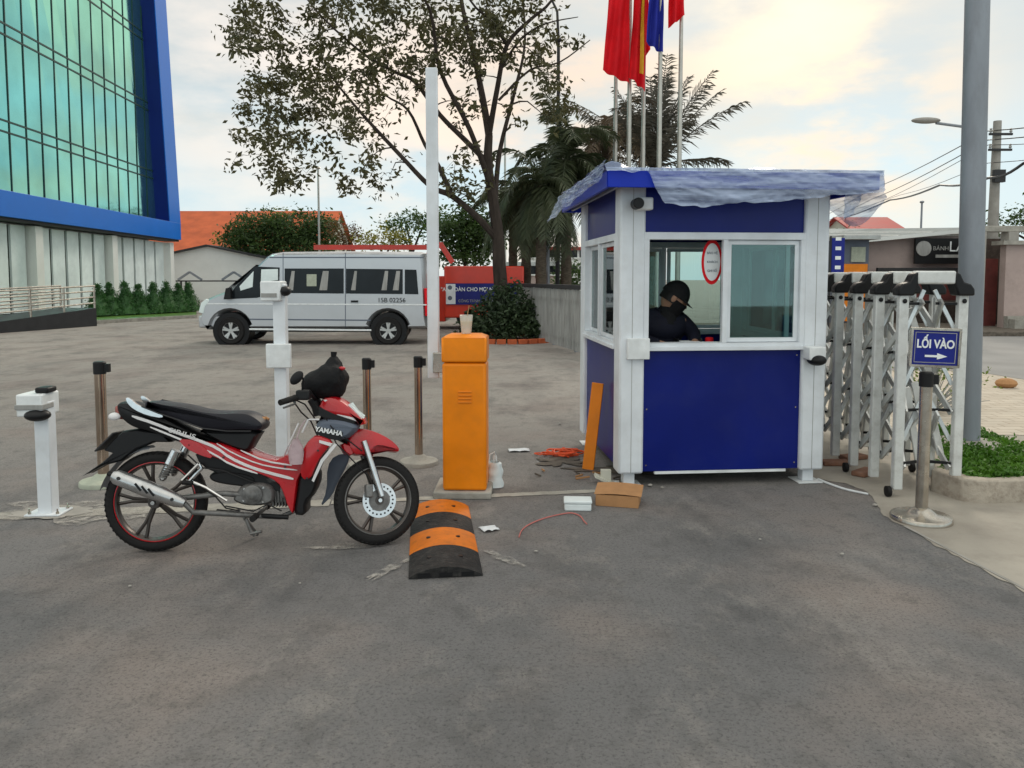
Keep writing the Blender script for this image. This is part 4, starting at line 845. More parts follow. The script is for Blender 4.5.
for px in (470, 508, 345):
    for yy in (0, 2.0): MB().lathe([(.2, 0), (.44, .02), (.46, .12), (.44, .24), (.2, .26)], c=(xx(px), yy, .46), n=24, axis='y').build('wheel', 'rubber', t)
MB().box(xx(315), xx(345), .1, 2.2, .5, zt_(258)).build('cab', 'truckred', t, bev=.1)
# ================================================================ GUARD BOOTH
O_ = G(618, 488.5); Fb = Frame(Vector((O_.x, O_.y, 0)), R(5.0)); W, D = 1.675, 1.74
bt = empty('guard_booth', 'blue and white guard booth with sliding windows and a flat overhanging roof', 'booth', m=Fb.m)
z_lo = Fb.at(720, 471)[1]; z_b1 = Fb.at(720, 346)[1]; z_w1 = Fb.at(720, 236)[1]; z_top = 2.36; PS = .2
for x, y in ((0, 0), (W - PS, 0), (0, D - PS), (W - PS, D - PS)):
    MB().box(x, x + PS, y, y + PS, z_lo - .01, z_top).build('post', 'white', bt, bev=.018)
    f_ = MB().box(x + .055, x + .145, y + .055, y + .145, .012, z_lo - .012).build('foot', 'white', bt, bev=.004)
    MB().box(x - .0, x + .2, y + .0, y + .2, .004, .0115).build('foot_plate', 'whitep', f_)
MB().box(.085, W - .085, .085, D - .085, z_lo + .002, z_lo + .05).build('floor', 'dark', bt)
MB().box(PS + .1, W - PS - .1, .03, .07, z_lo - .022, z_lo - .001).build('sill_rail', 'whitep', bt)
# front wall
def wall(x0, x1, put):
    pass
def place(fn, *a): return fn(*a)
T_front = Matrix.Identity(4)
T_left = Matrix.Translation((0, D, 0)) @ Matrix.Rotation(R(-90), 4, 'Z')
T_right = Matrix.Translation((W, 0, 0)) @ Matrix.Rotation(R(90), 4, 'Z')
T_back = Matrix.Translation((W, D, 0)) @ Matrix.Rotation(R(180), 4, 'Z')
def booth_wall(T, L_, open_left, name, closed=True):
    x0, x1 = PS, L_ - PS
    pnl = MB().box(x0 - .01, x1 + .01, .035, .075, z_lo + .0, z_b1 - .03, T).build('lower_panel', 'navy', bt, bev=.003)
    MB().box(x0 - .01, x1 + .01, .035, .075, z_w1 + .03, z_top, T).build('upper_panel', 'navy', bt, bev=.003)
    fr_ = MB(); a, b = x0 - .008, x1 + .008; z0, z1 = z_b1 - .03, z_w1 + .028; t_ = .055
    fr_.box(a, b, .0, .10, z0, z0 + t_, T).box(a, b, .0, .10, z1 - t_, z1, T).box(a, a + t_ * .7, .0, .10, z0 + t_, z1 - t_, T).box(b - t_ * .7, b, .0, .10, z0 + t_, z1 - t_, T)
    xm = (a + b) / 2; fr_.box(xm - .02, xm + .02, .004, .05, z0 + t_, z1 - t_, T)
    fo = fr_.build('window_frame', 'white', bt, bev=.004)
    s0, s1 = z0 + t_ + .003, z1 - t_ - .003
    spans = [(xm + .021, b - t_ * .7 - .002, .03)] + ([(xm + .0, b - t_ * .7 - .06, .062)] if open_left else [(a + t_ * .7 + .002, xm - .021, .058)])
    for p, q, y in spans:
        sm = MB(); k = .034; sm.box(p, q, y, y + .024, s0, s0 + k, T).box(p, q, y, y + .024, s1 - k, s1, T).box(p, p + k, y, y + .024, s0 + k, s1 - k, T).box(q - k, q, y, y + .024, s0 + k, s1 - k, T)
        so_ = sm.build('sash', 'white', bt, bev=.003); MB().box(p + k, q - k, y + .010, y + .014, s0 + k, s1 - k, T).build('pane', 'glass', so_, smooth=False)
    MB().box(a - .01, b + .01, -.018, -.001, z0 - .004, z0 + .028, T).build('sill', 'white', fo, bev=.003)
    return (a, b, s0, s1)
ws = booth_wall(T_front, W, True, 'front'); booth_wall(T_left, D, False, 'left'); booth_wall(T_right, D, False, 'right'); booth_wall(T_back, W, False, 'back')
MB().box(.10, W - .10, .10, D - .1, z_top - .05, z_top - .02).build('ceiling', 'whitep', bt)
rx0, rx1 = Fb.at(608, 178, -.26)[0], Fb.at(880, 180, -.26)[0]; rz1 = Fb.at(608, 170, -.26)[1]; rz0 = Fb.at(608, 187, -.26)[1]
z_roof0 = max(rz0, z_top + .002)
MB().box(rx0, rx1, -.26, D + .22, rz0, rz1).build('roof', 'brightnavy', bt, bev=.006) if False else None
M['brightnavy'] = mat('fascia_blue', (0.006, 0.030, 0.42), 0.38, var=.06)
mb = MB(); ry1 = D + .22
mb.box(rx0, rx1, -.26, -.235, rz0, rz1).box(rx0, rx1, ry1 - .025, ry1, rz0, rz1).box(rx0, rx0 + .025, -.235, ry1 - .025, rz0, rz1).box(rx1 - .025, rx1, -.235, ry1 - .025, rz0, rz1)
mb.build('fascia', 'brightnavy', bt, bev=.004)
MB().box(rx0 + .026, rx1 - .026, -.233, ry1 - .027, max(rz0 + .03, z_top + .002), rz1 - .01).build('roof', 'navy', bt)
mb = MB(); mb.bar((rx0 + .10, -.2, rz0 + .022), (rx0 + .10, ry1 - .05, rz0 + .022), .025, .02, (0, 0, 1)); mb.build('gutter_strip', 'pole', bt)
# small things fixed on the booth
for x_ in (PS + .03, W - PS - .03):
    for z_ in (z_lo + .05, (z_lo + z_b1) / 2, z_b1 - .08): MB().lathe([(.006, -.002), (.006, .0), (.0, -.003)][::1], c=(x_, .033, z_), n=8, axis='y').build('screw', 'steel', bt)
for x_ in (0, W - PS):
    MB().box(x_ + .098, x_ + .102, -.0015, .001, z_lo, z_top).build('post_seam', 'slat', bt, smooth=False)
cx0 = Fb.at(638, 354, -.03)
MB().box(cx0[0] - .085, cx0[0] + .09, -.045, -.001, Fb.at(638, 359)[1], Fb.at(638, 338)[1]).build('post_cover', 'whitep', bt, bev=.006)
c_ = Fb.at(641, 204, -.07); cm = MB().box(c_[0] - .03, c_[0] + .09, -.10, -.001, c_[1] - .045, c_[1] + .05).build('camera', 'whitep', bt, bev=.012)
MB().lathe([(.038, -.145), (.042, -.14), (.042, -.05)], c=(c_[0] - .035, 0, c_[1]), n=20, axis='y').build('lens', 'black', cm)
c_ = Fb.at(816, 356, -.08); cm = MB().box(c_[0] - .075, c_[0] + .06, -.13, -.001, c_[1] - .03, c_[1] + .075).build('card_reader', 'whitep', bt, bev=.01)
MB().sphere((c_[0] + .0, -.09, c_[1] - .03), (.07, .09, .045), 18, 10).build('lens_hood', 'black', cm)
# round notice on the back window glass
sx, sz = Fb.at(712, 262, D - .3)
st = MB().lathe([(.085, 0), (.085, .004)], n=28, axis='y', m=Matrix.Translation((Fb.at(712, 262, .12)[0], .12, Fb.at(712, 262, .12)[1])) @ Matrix.Diagonal((1, 1, 2.1, 1))).build('round_notice', 'flagred', bt)
nx, nz_ = Fb.at(712, 262, .12)
MB().lathe([(.066, -.004), (.066, .0)], n=28, axis='y', m=Matrix.Translation((nx, .12, nz_)) @ Matrix.Diagonal((1, 1, 2.25, 1))).build('notice_face', 'signwhite', st)
for k, (s_, q) in enumerate((('BẢO VỆ', .07), ('KHÁCH', .0), ('GHI SỔ', -.07))): text('notice_lettering', s_, .026, 'slate', st, Matrix.Translation((nx, .114, nz_ + q)) @ STAND, .001, .95)
dk_z = z_b1 + .0
MB().box(PS + .02, W - PS - .02, .16, .50, dk_z - .08, dk_z - .05).build('desk', 'dark', bt, bev=.004)
# things in the booth
ch = empty('stool', 'plain dark stool under the guard inside the booth', 'stool', (Fb.m @ Vector((.44, .62, z_lo + .052)))[:], R(3.5)); MB().lathe([(.17, .56), (.18, .58), (.18, .62), (.15, .64)], n=20).build('seat', 'black', ch)
for a in range(4): MB().tube([(.1 * math.cos(a * 1.57 + .8), .1 * math.sin(a * 1.57 + .8), .56), (.19 * math.cos(a * 1.57 + .8), .19 * math.sin(a * 1.57 + .8), 0)], .013, 6).build('leg', 'steel', ch)
th = empty('paper_tray', 'small tray of white papers on the booth counter beside the guard', 'tray', (Fb.m @ Vector((.62, .24, dk_z - .048)))[:], R(3.5)); MB().box(-.1, .1, -.07, .07, 0, .02).box(-.1, -.09, -.07, .07, .02, .09).box(.09, .1, -.07, .07, .02, .09).build('tray', 'black', th); MB().box(-.085, .085, -.06, .06, .022, .07).build('papers', 'paper', th, bev=.004)
th = MB().lathe([(.03, 0), (.033, .02), (.033, .09), (.028, .1), (.0, .1)], n=18).build('mug', 'flagred'); th.location = Fb.m @ Vector((.80, .24, dk_z - .05)); tag(th, 'small red mug on the booth counter', 'mug')
# ---------------------------------------------------------------- the guard, seated and bent over the counter
def skinmesh(nodes, edges, sub=2):
    me = bpy.data.meshes.new('body'); me.from_pydata([n[0] for n in nodes], edges, []); o = bpy.data.objects.new('skin_source', me); C.objects.link(o)
    o.modifiers.new('s', 'SKIN'); sv = me.skin_vertices[0].data
    for i, n in enumerate(nodes): sv[i].radius = (n[1], n[2] if len(n) > 2 else n[1])
    sv[0].use_root = True; q = o.modifiers.new('d', 'SUBSURF'); q.levels = sub; q.render_levels = sub
    dg = bpy.context.evaluated_depsgraph_get(); m2 = bpy.data.meshes.new_from_object(o.evaluated_get(dg)); bpy.data.objects.remove(o)
    mb = MB(); mb.v = [tuple(v.co) for v in m2.vertices]; mb.f = [tuple(p.vertices) for p in m2.polygons]; return mb
zs = z_lo + .052 + .64
pr = empty('person', 'guard in dark navy jacket and black cap bent over the booth counter', 'person', (Fb.m @ Vector((.44, .62, 0)))[:], R(5))
V3 = Vector
pel = V3((0, .0, zs + .08)); ches = V3((.02, -.09, zs + .40)); neck = V3((.07, -.15, zs + .55)); hd = V3((.12, -.19, zs + .67))
nodes = [(pel, .15, .12), (V3((0, -.05, zs + .22)), .15, .12), (ches, .17, .12), (neck, .06)]
edges = [(0, 1), (1, 2), (2, 3)]
def arm(sx, sy, ex, ey, ez, hx, hy, hz, dir_):
    k = len(nodes); nodes.append((ches + V3((sx, sy, .06)), .065)); nodes.append((V3((ex, ey, ez)), .048)); nodes.append((V3((hx, hy, hz)), .03)); nodes.append((V3((hx, hy, hz)) + V3(dir_) * .06, .034, .018))
    edges.extend([(2, k), (k, k+1), (k+1, k+2), (k+2, k+3)]); b = nodes[k+3][0]; d = V3(dir_); s_ = V3((-d.y, d.x, 0))
    for j, (o, l) in enumerate(((-.028, .055), (-.01, .07), (.01, .075), (.028, .06))):
        q = len(nodes); nodes.append((b + s_ * o + d * .03, .009)); nodes.append((b + s_ * o + d * (.03 + l * .6) + V3((0, 0, .008)), .008)); nodes.append((b + s_ * o + d * (.03 + l) - V3((0, 0, .012)), .007)); edges.extend([(k+3, q), (q, q+1), (q+1, q+2)])
    q = len(nodes); nodes.append((b - d * .04 + s_ * .045, .011)); nodes.append((b + s_ * .055 + d * .01, .009)); edges.extend([(k+2, q), (q, q+1)])
hz_ = dk_z - .025
arm(-.20, -.02, -.27, -.26, dk_z + .06, -.02, -.42, hz_ + .01, (.9, -.15, 0)); arm(.21, -.02, .29, -.22, dk_z + .07, .22, -.44, hz_ + .01, (-.3, -.9, 0))
for s_ in (-1, 1):
    k = len(nodes); nodes.extend([(V3((s_ * .09, -.05, zs + .04)), .09), (V3((s_ * .12, -.40, zs + .03)), .065), (V3((s_ * .12, -.38, z_lo + .34)), .05), (V3((s_ * .12, -.36, z_lo + .12)), .038), (V3((s_ * .12, -.48, z_lo + .09)), .035, .03)]); edges.extend([(0, k), (k, k+1), (k+1, k+2), (k+2, k+3), (k+3, k+4)])
body_ = skinmesh(nodes, edges)
Mh = Matrix.Translation(hd) @ Matrix.Rotation(R(80), 4, 'Z') @ Matrix.Rotation(R(34), 4, 'X') @ Matrix.Scale(1.12, 4)
def headpt(u, v):
    th = math.pi * v; a = 2 * math.pi * u; x, y, z = .076 * math.sin(th) * math.cos(a), .096 * math.sin(th) * math.sin(a), .118 * math.cos(th)
    if z < 0: x *= 1 + z * 2.4; y = y * (1 + z * 1.2) if y > 0 else y
    if y < -.04: y -= .026 * math.exp(-((x / .013) ** 2) - ((z + .015) / .022) ** 2); y += .010 * (math.exp(-(((x - .031) / .014) ** 2) - ((z - .01) / .012) ** 2) + math.exp(-(((x + .031) / .014) ** 2) - ((z - .01) / .012) ** 2)); y -= .006 * math.exp(-((x / .022) ** 2) - ((z + .052) / .008) ** 2)
    return Mh @ V3((x, y, z))
body_.grid(40, 28, headpt)
body_.tube([neck - V3((0, 0, .03)), neck + (hd - neck) * .5, hd - V3((0, 0, .03))], [.058, .052, .05], 12)
for s_ in (-1, 1): body_.sphere((s_ * .078, .008, -.005), (.010, .020, .032), 10, 8, m=Mh)
body_.build('body', 'skin', pr)
jn = [(n[0], n[1] + .022, (n[2] if len(n) > 2 else n[1]) + .022) for n in nodes[:7]]
jk = skinmesh([(pel + V3((0, 0, -.02)), .175, .145), (V3((0, -.05, zs + .22)), .175, .145), (ches, .20, .15), (neck + V3((0, 0, -.02)), .085), (nodes[4][0], .088), (nodes[5][0], .068), (nodes[6][0], .046)] + [(nodes[n_][0], r_) for n_, r_ in ((22 - 0, .088), (23, .068), (24, .046))] if False else
   [(pel + V3((0, 0, -.02)), .175, .145), (V3((0, -.05, zs + .22)), .175, .145), (ches, .20, .15), (neck + V3((.01, 0, .0)), .098),
    (ches + V3((-.20, -.02, .06)), .088), (V3((-.27, -.26, dk_z + .06)), .066), (V3((-.05, -.41, hz_ + .02)), .042),
    (ches + V3((.21, -.02, .06)), .088), (V3((.29, -.22, dk_z + .07)), .066), (V3((.23, -.40, hz_ + .02)), .042)], [(0, 1), (1, 2), (2, 3), (2, 4), (4, 5), (5, 6), (2, 7), (7, 8), (8, 9)])
jk.build('jacket', 'jacket', pr)
MB().tube([neck + V3((0, .01, -.07)), neck + V3((.005, 0, -.02)), neck + (hd - neck) * .45], [.125, .098, .072], 18).build('scarf', 'cloth', pr)
MB().sphere(tuple(ches + V3((.015, -.01, .03))), (.235, .165, .15), 20, 12).build('hood', 'jacket', pr)
tr_ = skinmesh([(V3((0, 0, zs + .06)), .16, .13)] + [(V3((s_ * a, b, c)), r_) for s_ in (-1, 1) for a, b, c, r_ in ((.09, -.05, zs + .04, .105), (.12, -.40, zs + .03, .08), (.12, -.38, z_lo + .34, .07), (.12, -.36, z_lo + .15, .06))], [(0, 1), (1, 2), (2, 3), (3, 4), (0, 5), (5, 6), (6, 7), (7, 8)])
tr_.build('trousers', 'denim', pr)
cp = MB(); cp.grid(28, 12, lambda u, v: Mh @ V3((.088 * math.cos(6.2832 * u) * math.cos(1.57 * v), .005 + .108 * math.sin(6.2832 * u) * math.cos(1.57 * v), .012 + .125 * math.sin(1.57 * v))))
cp.grid(12, 4, lambda u, v: Mh @ V3((.075 * math.cos(math.pi * (1 + u)), -.085 - .075 * v * math.sin(math.pi * u) - .0 + .02 * (1 - math.sin(math.pi * u)), .03 - .02 * v))); cp.build('cap', 'cloth', pr)
MB().grid(20, 8, lambda u, v: Mh @ V3((.083 * math.cos(math.pi * (1 + u)) * (1 - .35 * v), -.004 + .112 * math.sin(math.pi * (1 + u)) * (1 - .1 * v), -.005 - .10 * v))).build('face_mask', 'cloth', pr)
hr = MB().grid(24, 6, lambda u, v: Mh @ V3((.081 * math.cos(math.pi * (-.05 + 1.1 * u)), .004 + .101 * math.sin(math.pi * (-.05 + 1.1 * u)), .03 - .075 * v))); hr.build('hair', 'hair', pr)
# ---------------------------------------------------------------- plastic film over the roof
def wr(x, y, z, a=1.0): return a * (.016 * noise.noise(V3((x * 2.2, y * 3, z * 9 + x * 2.5))) + .010 * noise.noise(V3((x * 7, y * 7, z * 22 + x * 5))) + .005 * noise.noise(V3((x * 25, y * 22, z * 40))))
top = rz1 + .015
def hem(px):
    pts = [(600, 171), (628, 172), (648, 172), (654, 188), (664, 204), (700, 208), (730, 204), (770, 203), (800, 200), (835, 196), (872, 194), (884, 192)]
    for (a, b), (c, d) in zip(pts, pts[1:]):
        if a <= px <= c: return b + (d - b) * (px - a) / (c - a)
    return pts[-1][1]
def front(u, v):
    px = 606 + 277 * u; x, zt_ = Fb.at(px, 170, -.27); zb = Fb.at(px, hem(px) + 2.2 * noise.noise(V3((px * .08, 1, 2))), -.28)[1]; z = top + .004 + (min(zb, top - .01) - top) * v
    return V3((x, -.272 - .018 * v - abs(wr(x, 0, z)) * 1.6 - .02 * math.sin(v * 3) * abs(noise.noise(V3((x * 4, z * 5, 1)))), z))
fm = MB().grid(150, 26, front)
fm.grid(80, 50, lambda u, v: V3((rx0 - .01 + (rx1 - rx0 + .03) * u, -.272 + (ry1 + .28) * v, top + .004 + abs(wr((rx0 + 2 * u), v * 2, 0)) * (1.8 if v > .03 else 0) + .05 * math.exp(-((u - .03) / .05) ** 2) * (1 if v > .02 else 0))))
lb = Fb.side(557, 216, rx0 - .12)
fm.grid(60, 24, lambda u, v: V3((rx0 - .012 - .03 * v - .10 * v * u - abs(wr(u * 2, v, v)) * 2.0, -.26 + (ry1 + .30) * u, top + .03 - (.10 + .17 * u + .03 * noise.noise(V3((u * 7, 0, 3)))) * v + .03 * (1 - v) * math.exp(-(u / .2) ** 2))))
fm.grid(40, 20, lambda u, v: V3((rx1 + .014 + .02 * v + abs(wr(u * 2, v + 5, v)) * 1.6, -.27 + (ry1 + .28) * u, top + .004 - (.17 + .22 * math.exp(-((u - .18) / .16) ** 2)) * v)))
# loose corner hanging below the roof edge at the right
fo_ = fm.grid(16, 14, lambda u, v: V3((W + .06 + .20 * u - .06 * v * u + .03 * noise.noise(V3((u * 3, v * 3, 8))), -.10 + .12 * u + .03 * noise.noise(V3((u * 4, v * 4, 2))), rz0 + .01 - (.22 - .05 * u) * v)))
fo_ = fm.build('plastic_film', 'film', None); fo_.matrix_world = Fb.m; tag(fo_, 'crinkled translucent plastic film draped over the booth roof', 'plastic film')
# ================================================================ FOLDING GATE
gt = empty('folding_gate', 'grey white aluminium folding gate packed together beside the booth', 'gate', (G(896, 497).x, G(896, 497).y, 0), 0)
gx0 = 0.0; gw = .44; pitchg = .37; NP = 9; H_ = 1.53
for i in range(NP):
    y = i * pitchg
    for s_, x in ((0, 0), (1, gw)):
        MB().box(x - .036, x + .036, y - .026, y + .026, .06, H_).build('post', 'gatewhite', gt, bev=.008)
        MB().sphere((x - .0, y - .031, H_ - .05), (.018, .008, .018), 10, 6).build('bolt', 'black', gt)
        if i % 2 == 0: MB().lathe([(.015, -.018), (.040, -.014), (.040, .014), (.015, .018)], c=(0, 0, 0), n=16, axis='x', m=Matrix.Translation((x + (-.062 if s_ == 0 else .062), y, .045))).build('wheel', 'rubber', gt)
    pr_ = [(-.06, H_ - .01), (-.058, H_ + .04), (-.03, H_ + .075), (.02, H_ + .09), (.05, H_ + .15), (.085, H_ + .165), (.09, H_ + .07), (.075, H_ + .03), (.06, H_ - .01)]
    MB().prism(pr_, y - .05, y + .05).build('shoulder_cap', 'black', gt, bev=.012)
    MB().prism([(gw - p[0], p[1]) for p in pr_][::-1], y - .06, y + .06).build('shoulder_cap', 'black', gt, bev=.012)
    MB().box(.08, gw - .08, y - .055, y + .055, H_ + .075, H_ + .172).build('arch_bar', 'gatewhite', gt, bev=.012)
for i in range(NP - 1):
    y0 = i * pitchg; y1 = y0 + pitchg
    for x, sg_ in ((.0, 1), (gw, -1)):
        for k in range(3):
            z0 = .22 + k * .42; a = MB(); a.bar((x + .05 * sg_, y0, z0), (x + .15 * sg_, y1, z0 + .42), .05, .016, (1, 0, 0)); a.bar((x + .15 * sg_, y0, z0 + .42), (x + .05 * sg_, y1, z0), .05, .016, (1, 0, 0)); a.bar((x + .04 * sg_, y0 + .02, z0 + .21), (x + .18 * sg_, y0 + .05, z0 + .50), .028, .012, (0, 1, 0)); a.build('lattice_bar', 'gatelat', gt)
    for k in range(4):
        z0 = .20 + k * .40
        MB().bar((.04, y0, z0 + .06), (.17, y0 + .05, z0 + .06), .02, .02).build('hinge', 'black', gt); MB().bar((gw - .04, y0, z0 + .06), (gw - .17, y0 + .05, z0 + .06), .02, .02).build('hinge', 'black', gt)
for i in range(NP - 1):
    for x in (.085, gw - .085): MB().box(x - .022, x + .022, (i + .5) * pitchg - .016, (i + .5) * pitchg + .016, .12, H_ - .03).build('inner_post', 'gatelat', gt, bev=.004)
for (xa, za, xb, zb) in ((.10, 1.42, .30, .92), (.10, .82, .26, .16), (.16, .86, .34, .2), (.38, .30, .30, .75), (.30, .78, .12, .4)):
    MB().bar((xa, .10, za), (xb, .16, zb), .05, .02).build('diagonal_bar', 'gatewhite', gt, bev=.003)
# ================================================================ STANCHIONS
def stanchion(px, py, ztop, base_r, tube_r, m_, lab, basem='steel', grp='belt stanchions in the yard'):
    b = G(px, py); t = empty('stanchion', lab, 'stanchion', (b.x, b.y, 0), group=grp)
    MB().lathe([(base_r, .0), (base_r, .028), (base_r * .97, .036), (base_r * .5, .05), (tube_r * 1.7, .075), (tube_r * 1.1, .09)], n=40).build('base', basem, t)
    MB().tube([(0, 0, .06), (0, 0, ztop - .09)], tube_r, 20).build('tube', m_, t)
    hd_ = MB().lathe([(tube_r * 1.12, ztop - .10), (tube_r * 1.15, ztop - .01), (tube_r * .9, ztop), (0, ztop)], n=20); hd_.box(tube_r * .8, tube_r * 1.9, -.018, .018, ztop - .085, ztop - .02); hd_.build('belt_head', 'black', t); return t
stanchion(104, 484, .99, .18, .042, 'rusty', 'rusty steel stanchion with pale base behind the rear wheel of the red motorcycle', 'lightgreen')
stanchion(368, 467, .96, .17, .036, 'rusty', 'rusty steel stanchion behind the front wheel, middle of the three', 'concrete')
stanchion(419, 464, .965, .17, .036, 'rusty', 'brown steel stanchion with pale base just left of the orange barrier', 'concrete')
st = stanchion(921, 520, 1.02, .195, .040, 'steel', 'polished steel stanchion carrying the entrance sign', 'steel', None)
st['category'] = 'sign stand'; yaw = R(-4)
hz0 = 1.11; sgm = Matrix.Translation((.035, -.02, hz0 + .075)) @ Matrix.Rotation(R(-3), 4, 'Z') @ Matrix.Rotation(R(2), 4, 'Y')
sw, sh = .165, .132
fr_ = MB(); [fr_.box(*q, sgm) for q in ((-sw, sw, -.02, .012, -sh, -sh + .016), (-sw, sw, -.02, .012, sh - .016, sh), (-sw, -sw + .016, -.02, .012, -sh + .016, sh - .016), (sw - .016, sw, -.02, .012, -sh + .016, sh - .016))]
sf = fr_.build('sign_frame', 'steel', st, bev=.003); MB().box(-sw + .015, sw - .015, -.012, .008, -sh + .015, sh - .015, sgm).build('sign_panel', 'signblue', sf)
bd = MB(); a_, b_ = sw - .030, sh - .030
[bd.box(*q, sgm) for q in ((-a_, a_, -.0145, -.0122, -b_, -b_ + .004), (-a_, a_, -.0145, -.0122, b_ - .004, b_), (-a_, -a_ + .004, -.0145, -.0122, -b_ + .004, b_ - .004), (a_ - .004, a_, -.0145, -.0122, -b_ + .004, b_ - .004))]; bd.build('sign_border', 'slat', sf)
text('sign_lettering', 'LỐI VÀO', .078, 'signwhite', sf, sgm @ Matrix.Translation((0, -.014, .022)) @ STAND, .0012, .82, .0022)
ar = MB().prism([(-.065, -.050), (.015, -.050), (.015, -.036), (.082, -.057), (.015, -.078), (.015, -.064), (-.065, -.064)], -.0155, -.0125, sgm); ar.build('arrow', 'signwhite', sf)
MB().box(-.02, .07, -.012, .02, .99, 1.01).build('sign_bracket', 'steel', st)
# ================================================================ PLATE CAMERA POSTS
def cam_post(px, py, zt, wd, lab, box=None, head=None):
    b = G(px, py); t = empty('camera_post', lab, 'camera post', (b.x, b.y, 0), R(2)); h = wd / 2
    MB().box(-h, h, -h, h, .012, zt).build('post', 'white', t, bev=.006); MB().box(-.12, .12, -.09, .09, .009, .021).build('base_plate', 'white', t, bev=.003)
    for x in (-.095, .095):
        for y in (-.065, .065): MB().lathe([(.012, .021), (.012, .035), (.006, .036), (.006, .055), (0, .056)], c=(x, y, 0), n=6).build('anchor_bolt', 'steel', t)
    return t
t = cam_post(49, 514, .80, .098, 'short white camera post with black lens hood on a cement patch')
cb = MB().box(-.13, .045, -.11, .11, .705, .86).build('camera_head', 'whitep', t, bev=.012); MB().box(-.135, .055, -.12, .02, .755, .79).build('seam', 'slat', cb, bev=.004)
MB().sphere((.0, -.085, .715), (.085, .07, .042), 20, 10).build('lens_hood', 'black', cb); MB().box(-.03, .06, -.06, .06, .86, .90).build('mount', 'black', cb, bev=.012)
t = cam_post(284, 482, 1.60, .095, 'tall white camera post with a junction box standing behind the red motorcycle')
z1_ = (278 - 343) / -1; zc = lambda py: P(280, py, G(284, 482).y).z
MB().box(-.10, .095, -.085, -.0475, zc(367), zc(343)).build('junction_box', 'whitep', t, bev=.008)
cb = MB().box(-.13, .03, -.10, .10, zc(301), zc(281)).build('camera_head', 'whitep', t, bev=.012); MB().sphere((.055, -.05, zc(291)), (.045, .06, .04), 16, 10).build('lens_hood', 'black', cb); MB().box(-.12, .0, -.105, -.098, zc(297), zc(293)).build('seam', 'slat', cb)
# ================================================================ BARRIER
b = G(465, 499); t = empty('barrier', 'orange barrier cabinet with its white arm raised upright', 'barrier', (b.x, b.y + .17, 0), R(-1.5))
MB().box(-.235, .20, -.19, .25, 0, .055).build('plinth', 'concrete', t, bev=.01)
hw, hd_ = .165, .15; Hb = P(465, 363, b.y).z; Ht = P(465, 337, b.y).z
MB().box(-hw, hw, -hd_, hd_, .056, Hb - .004).build('cabinet', 'orange', t, bev=.022, seg=3)
lid = MB(); lid.box(-hw - .004, hw + .004, -hd_ - .004, hd_ + .004, Hb, Ht - .012); lid.add([(-hw - .004, -hd_ - .004, Ht - .012), (hw + .004, -hd_ - .004, Ht - .012), (hw + .004, hd_ + .004, Ht - .012), (-hw - .004, hd_ + .004, Ht - .012), (-hw + .05, -hd_ + .05, Ht + .012), (hw - .05, -hd_ + .05, Ht + .012), (hw - .05, hd_ - .05, Ht + .012), (-hw + .05, hd_ - .05, Ht + .012)], [(0, 1, 5, 4), (1, 2, 6, 5), (2, 3, 7, 6), (3, 0, 4, 7), (4, 5, 6, 7)])
lid.build('lid', 'orange', t, bev=.016, seg=3)
for k in range(4): MB().box(-.045, .055, -hd_ - .008, -hd_ + .001, .80 - k * .026, .81 - k * .026).build('vent_slot', 'orangew', t, bev=.003)
ym = .20; xa = P(432.5, 300, b.y + .17 + ym).x - b.x
MB().box(xa - .045, xa + .045, ym - .03, ym + .03, zc(378) if False else P(432, 378, b.y + .37).z, P(432, 68, b.y + .37).z).build('boom_arm', 'white', t, bev=.008)
MB().box(xa - .0, -hw + .05, ym - .062, ym - .032, P(432, 372, b.y + .37).z, P(432, 352, b.y + .37).z).build('arm_clamp', 'steel', t, bev=.006)
MB().lathe([(.03, .10), (.03, .17)], c=(-hw + .02, 0, Hb - .02), n=14, axis='y').build('hub', 'steel', t)
c0 = (b.x + .005, b.y + .17, Ht + .013); cu = empty('plastic_cup', 'clear plastic cup with a straw standing on the orange barrier', 'cup', c0)
MB().lathe([(.036, 0), (.038, .002), (.050, .14), (.052, .142), (.049, .14), (.036, .004)], n=24, cap=False).build('cup', 'cup', cu); M['tea'] = mat('pale_yellow_drink', (0.62, 0.55, 0.32), .3); MB().lathe([(.034, .006), (.046, .095), (0, .095)], n=20).build('drink', 'tea', cu); MB().tube([(-.015, 0, .01), (.022, .0, .215)], .003, 6).build('straw', 'card', cu)
# speed hump
sx0, sx1 = G(446, 578), G(440, 508); Lh = (sx1 - sx0).length; hr_ = math.atan2((sx1 - sx0).x, (sx1 - sx0).y) * -1
hp = empty('speed_hump', 'rubber speed hump in black and orange bands in front of the barrier', 'speed hump', (sx0.x, sx0.y, 0), hr_)
wh = .205; bands = [(0, .27, 'bumpbl'), (.27, .52, 'bumpor'), (.52, .77, 'bumpbl'), (.77, 1, 'bumpor')]
for a, c, m_ in bands:
    o = MB().grid(18, 6, lambda u, v: V3((-wh + 2 * wh * u, Lh * (a + (c - a) * v), .006 + .058 * max(0, math.sin(math.pi * u)) ** .75 + .0015 * math.sin(v * 40))))
    pf = [(-wh, .004)] + [(-wh + 2 * wh * i / 18, .006 + .058 * max(0, math.sin(math.pi * i / 18)) ** .75) for i in range(19)] + [(wh, .004)]
    o.prism(pf, Lh * a + .0005, Lh * c - .0005); o.build('rubber_segment', m_, hp)
for a, c, m_ in bands:
    for x in (-.09, .09): MB().lathe([(.014, 0), (.014, .006), (0, .007)], c=(x, Lh * (a + c) / 2, .053), n=8).build('bolt', 'black', hp)
for x in (-.12, .0, .12): MB().box(x - .035, x + .035, -.003, .0, .008, .012 + .02).build('end_tab', 'black', hp)
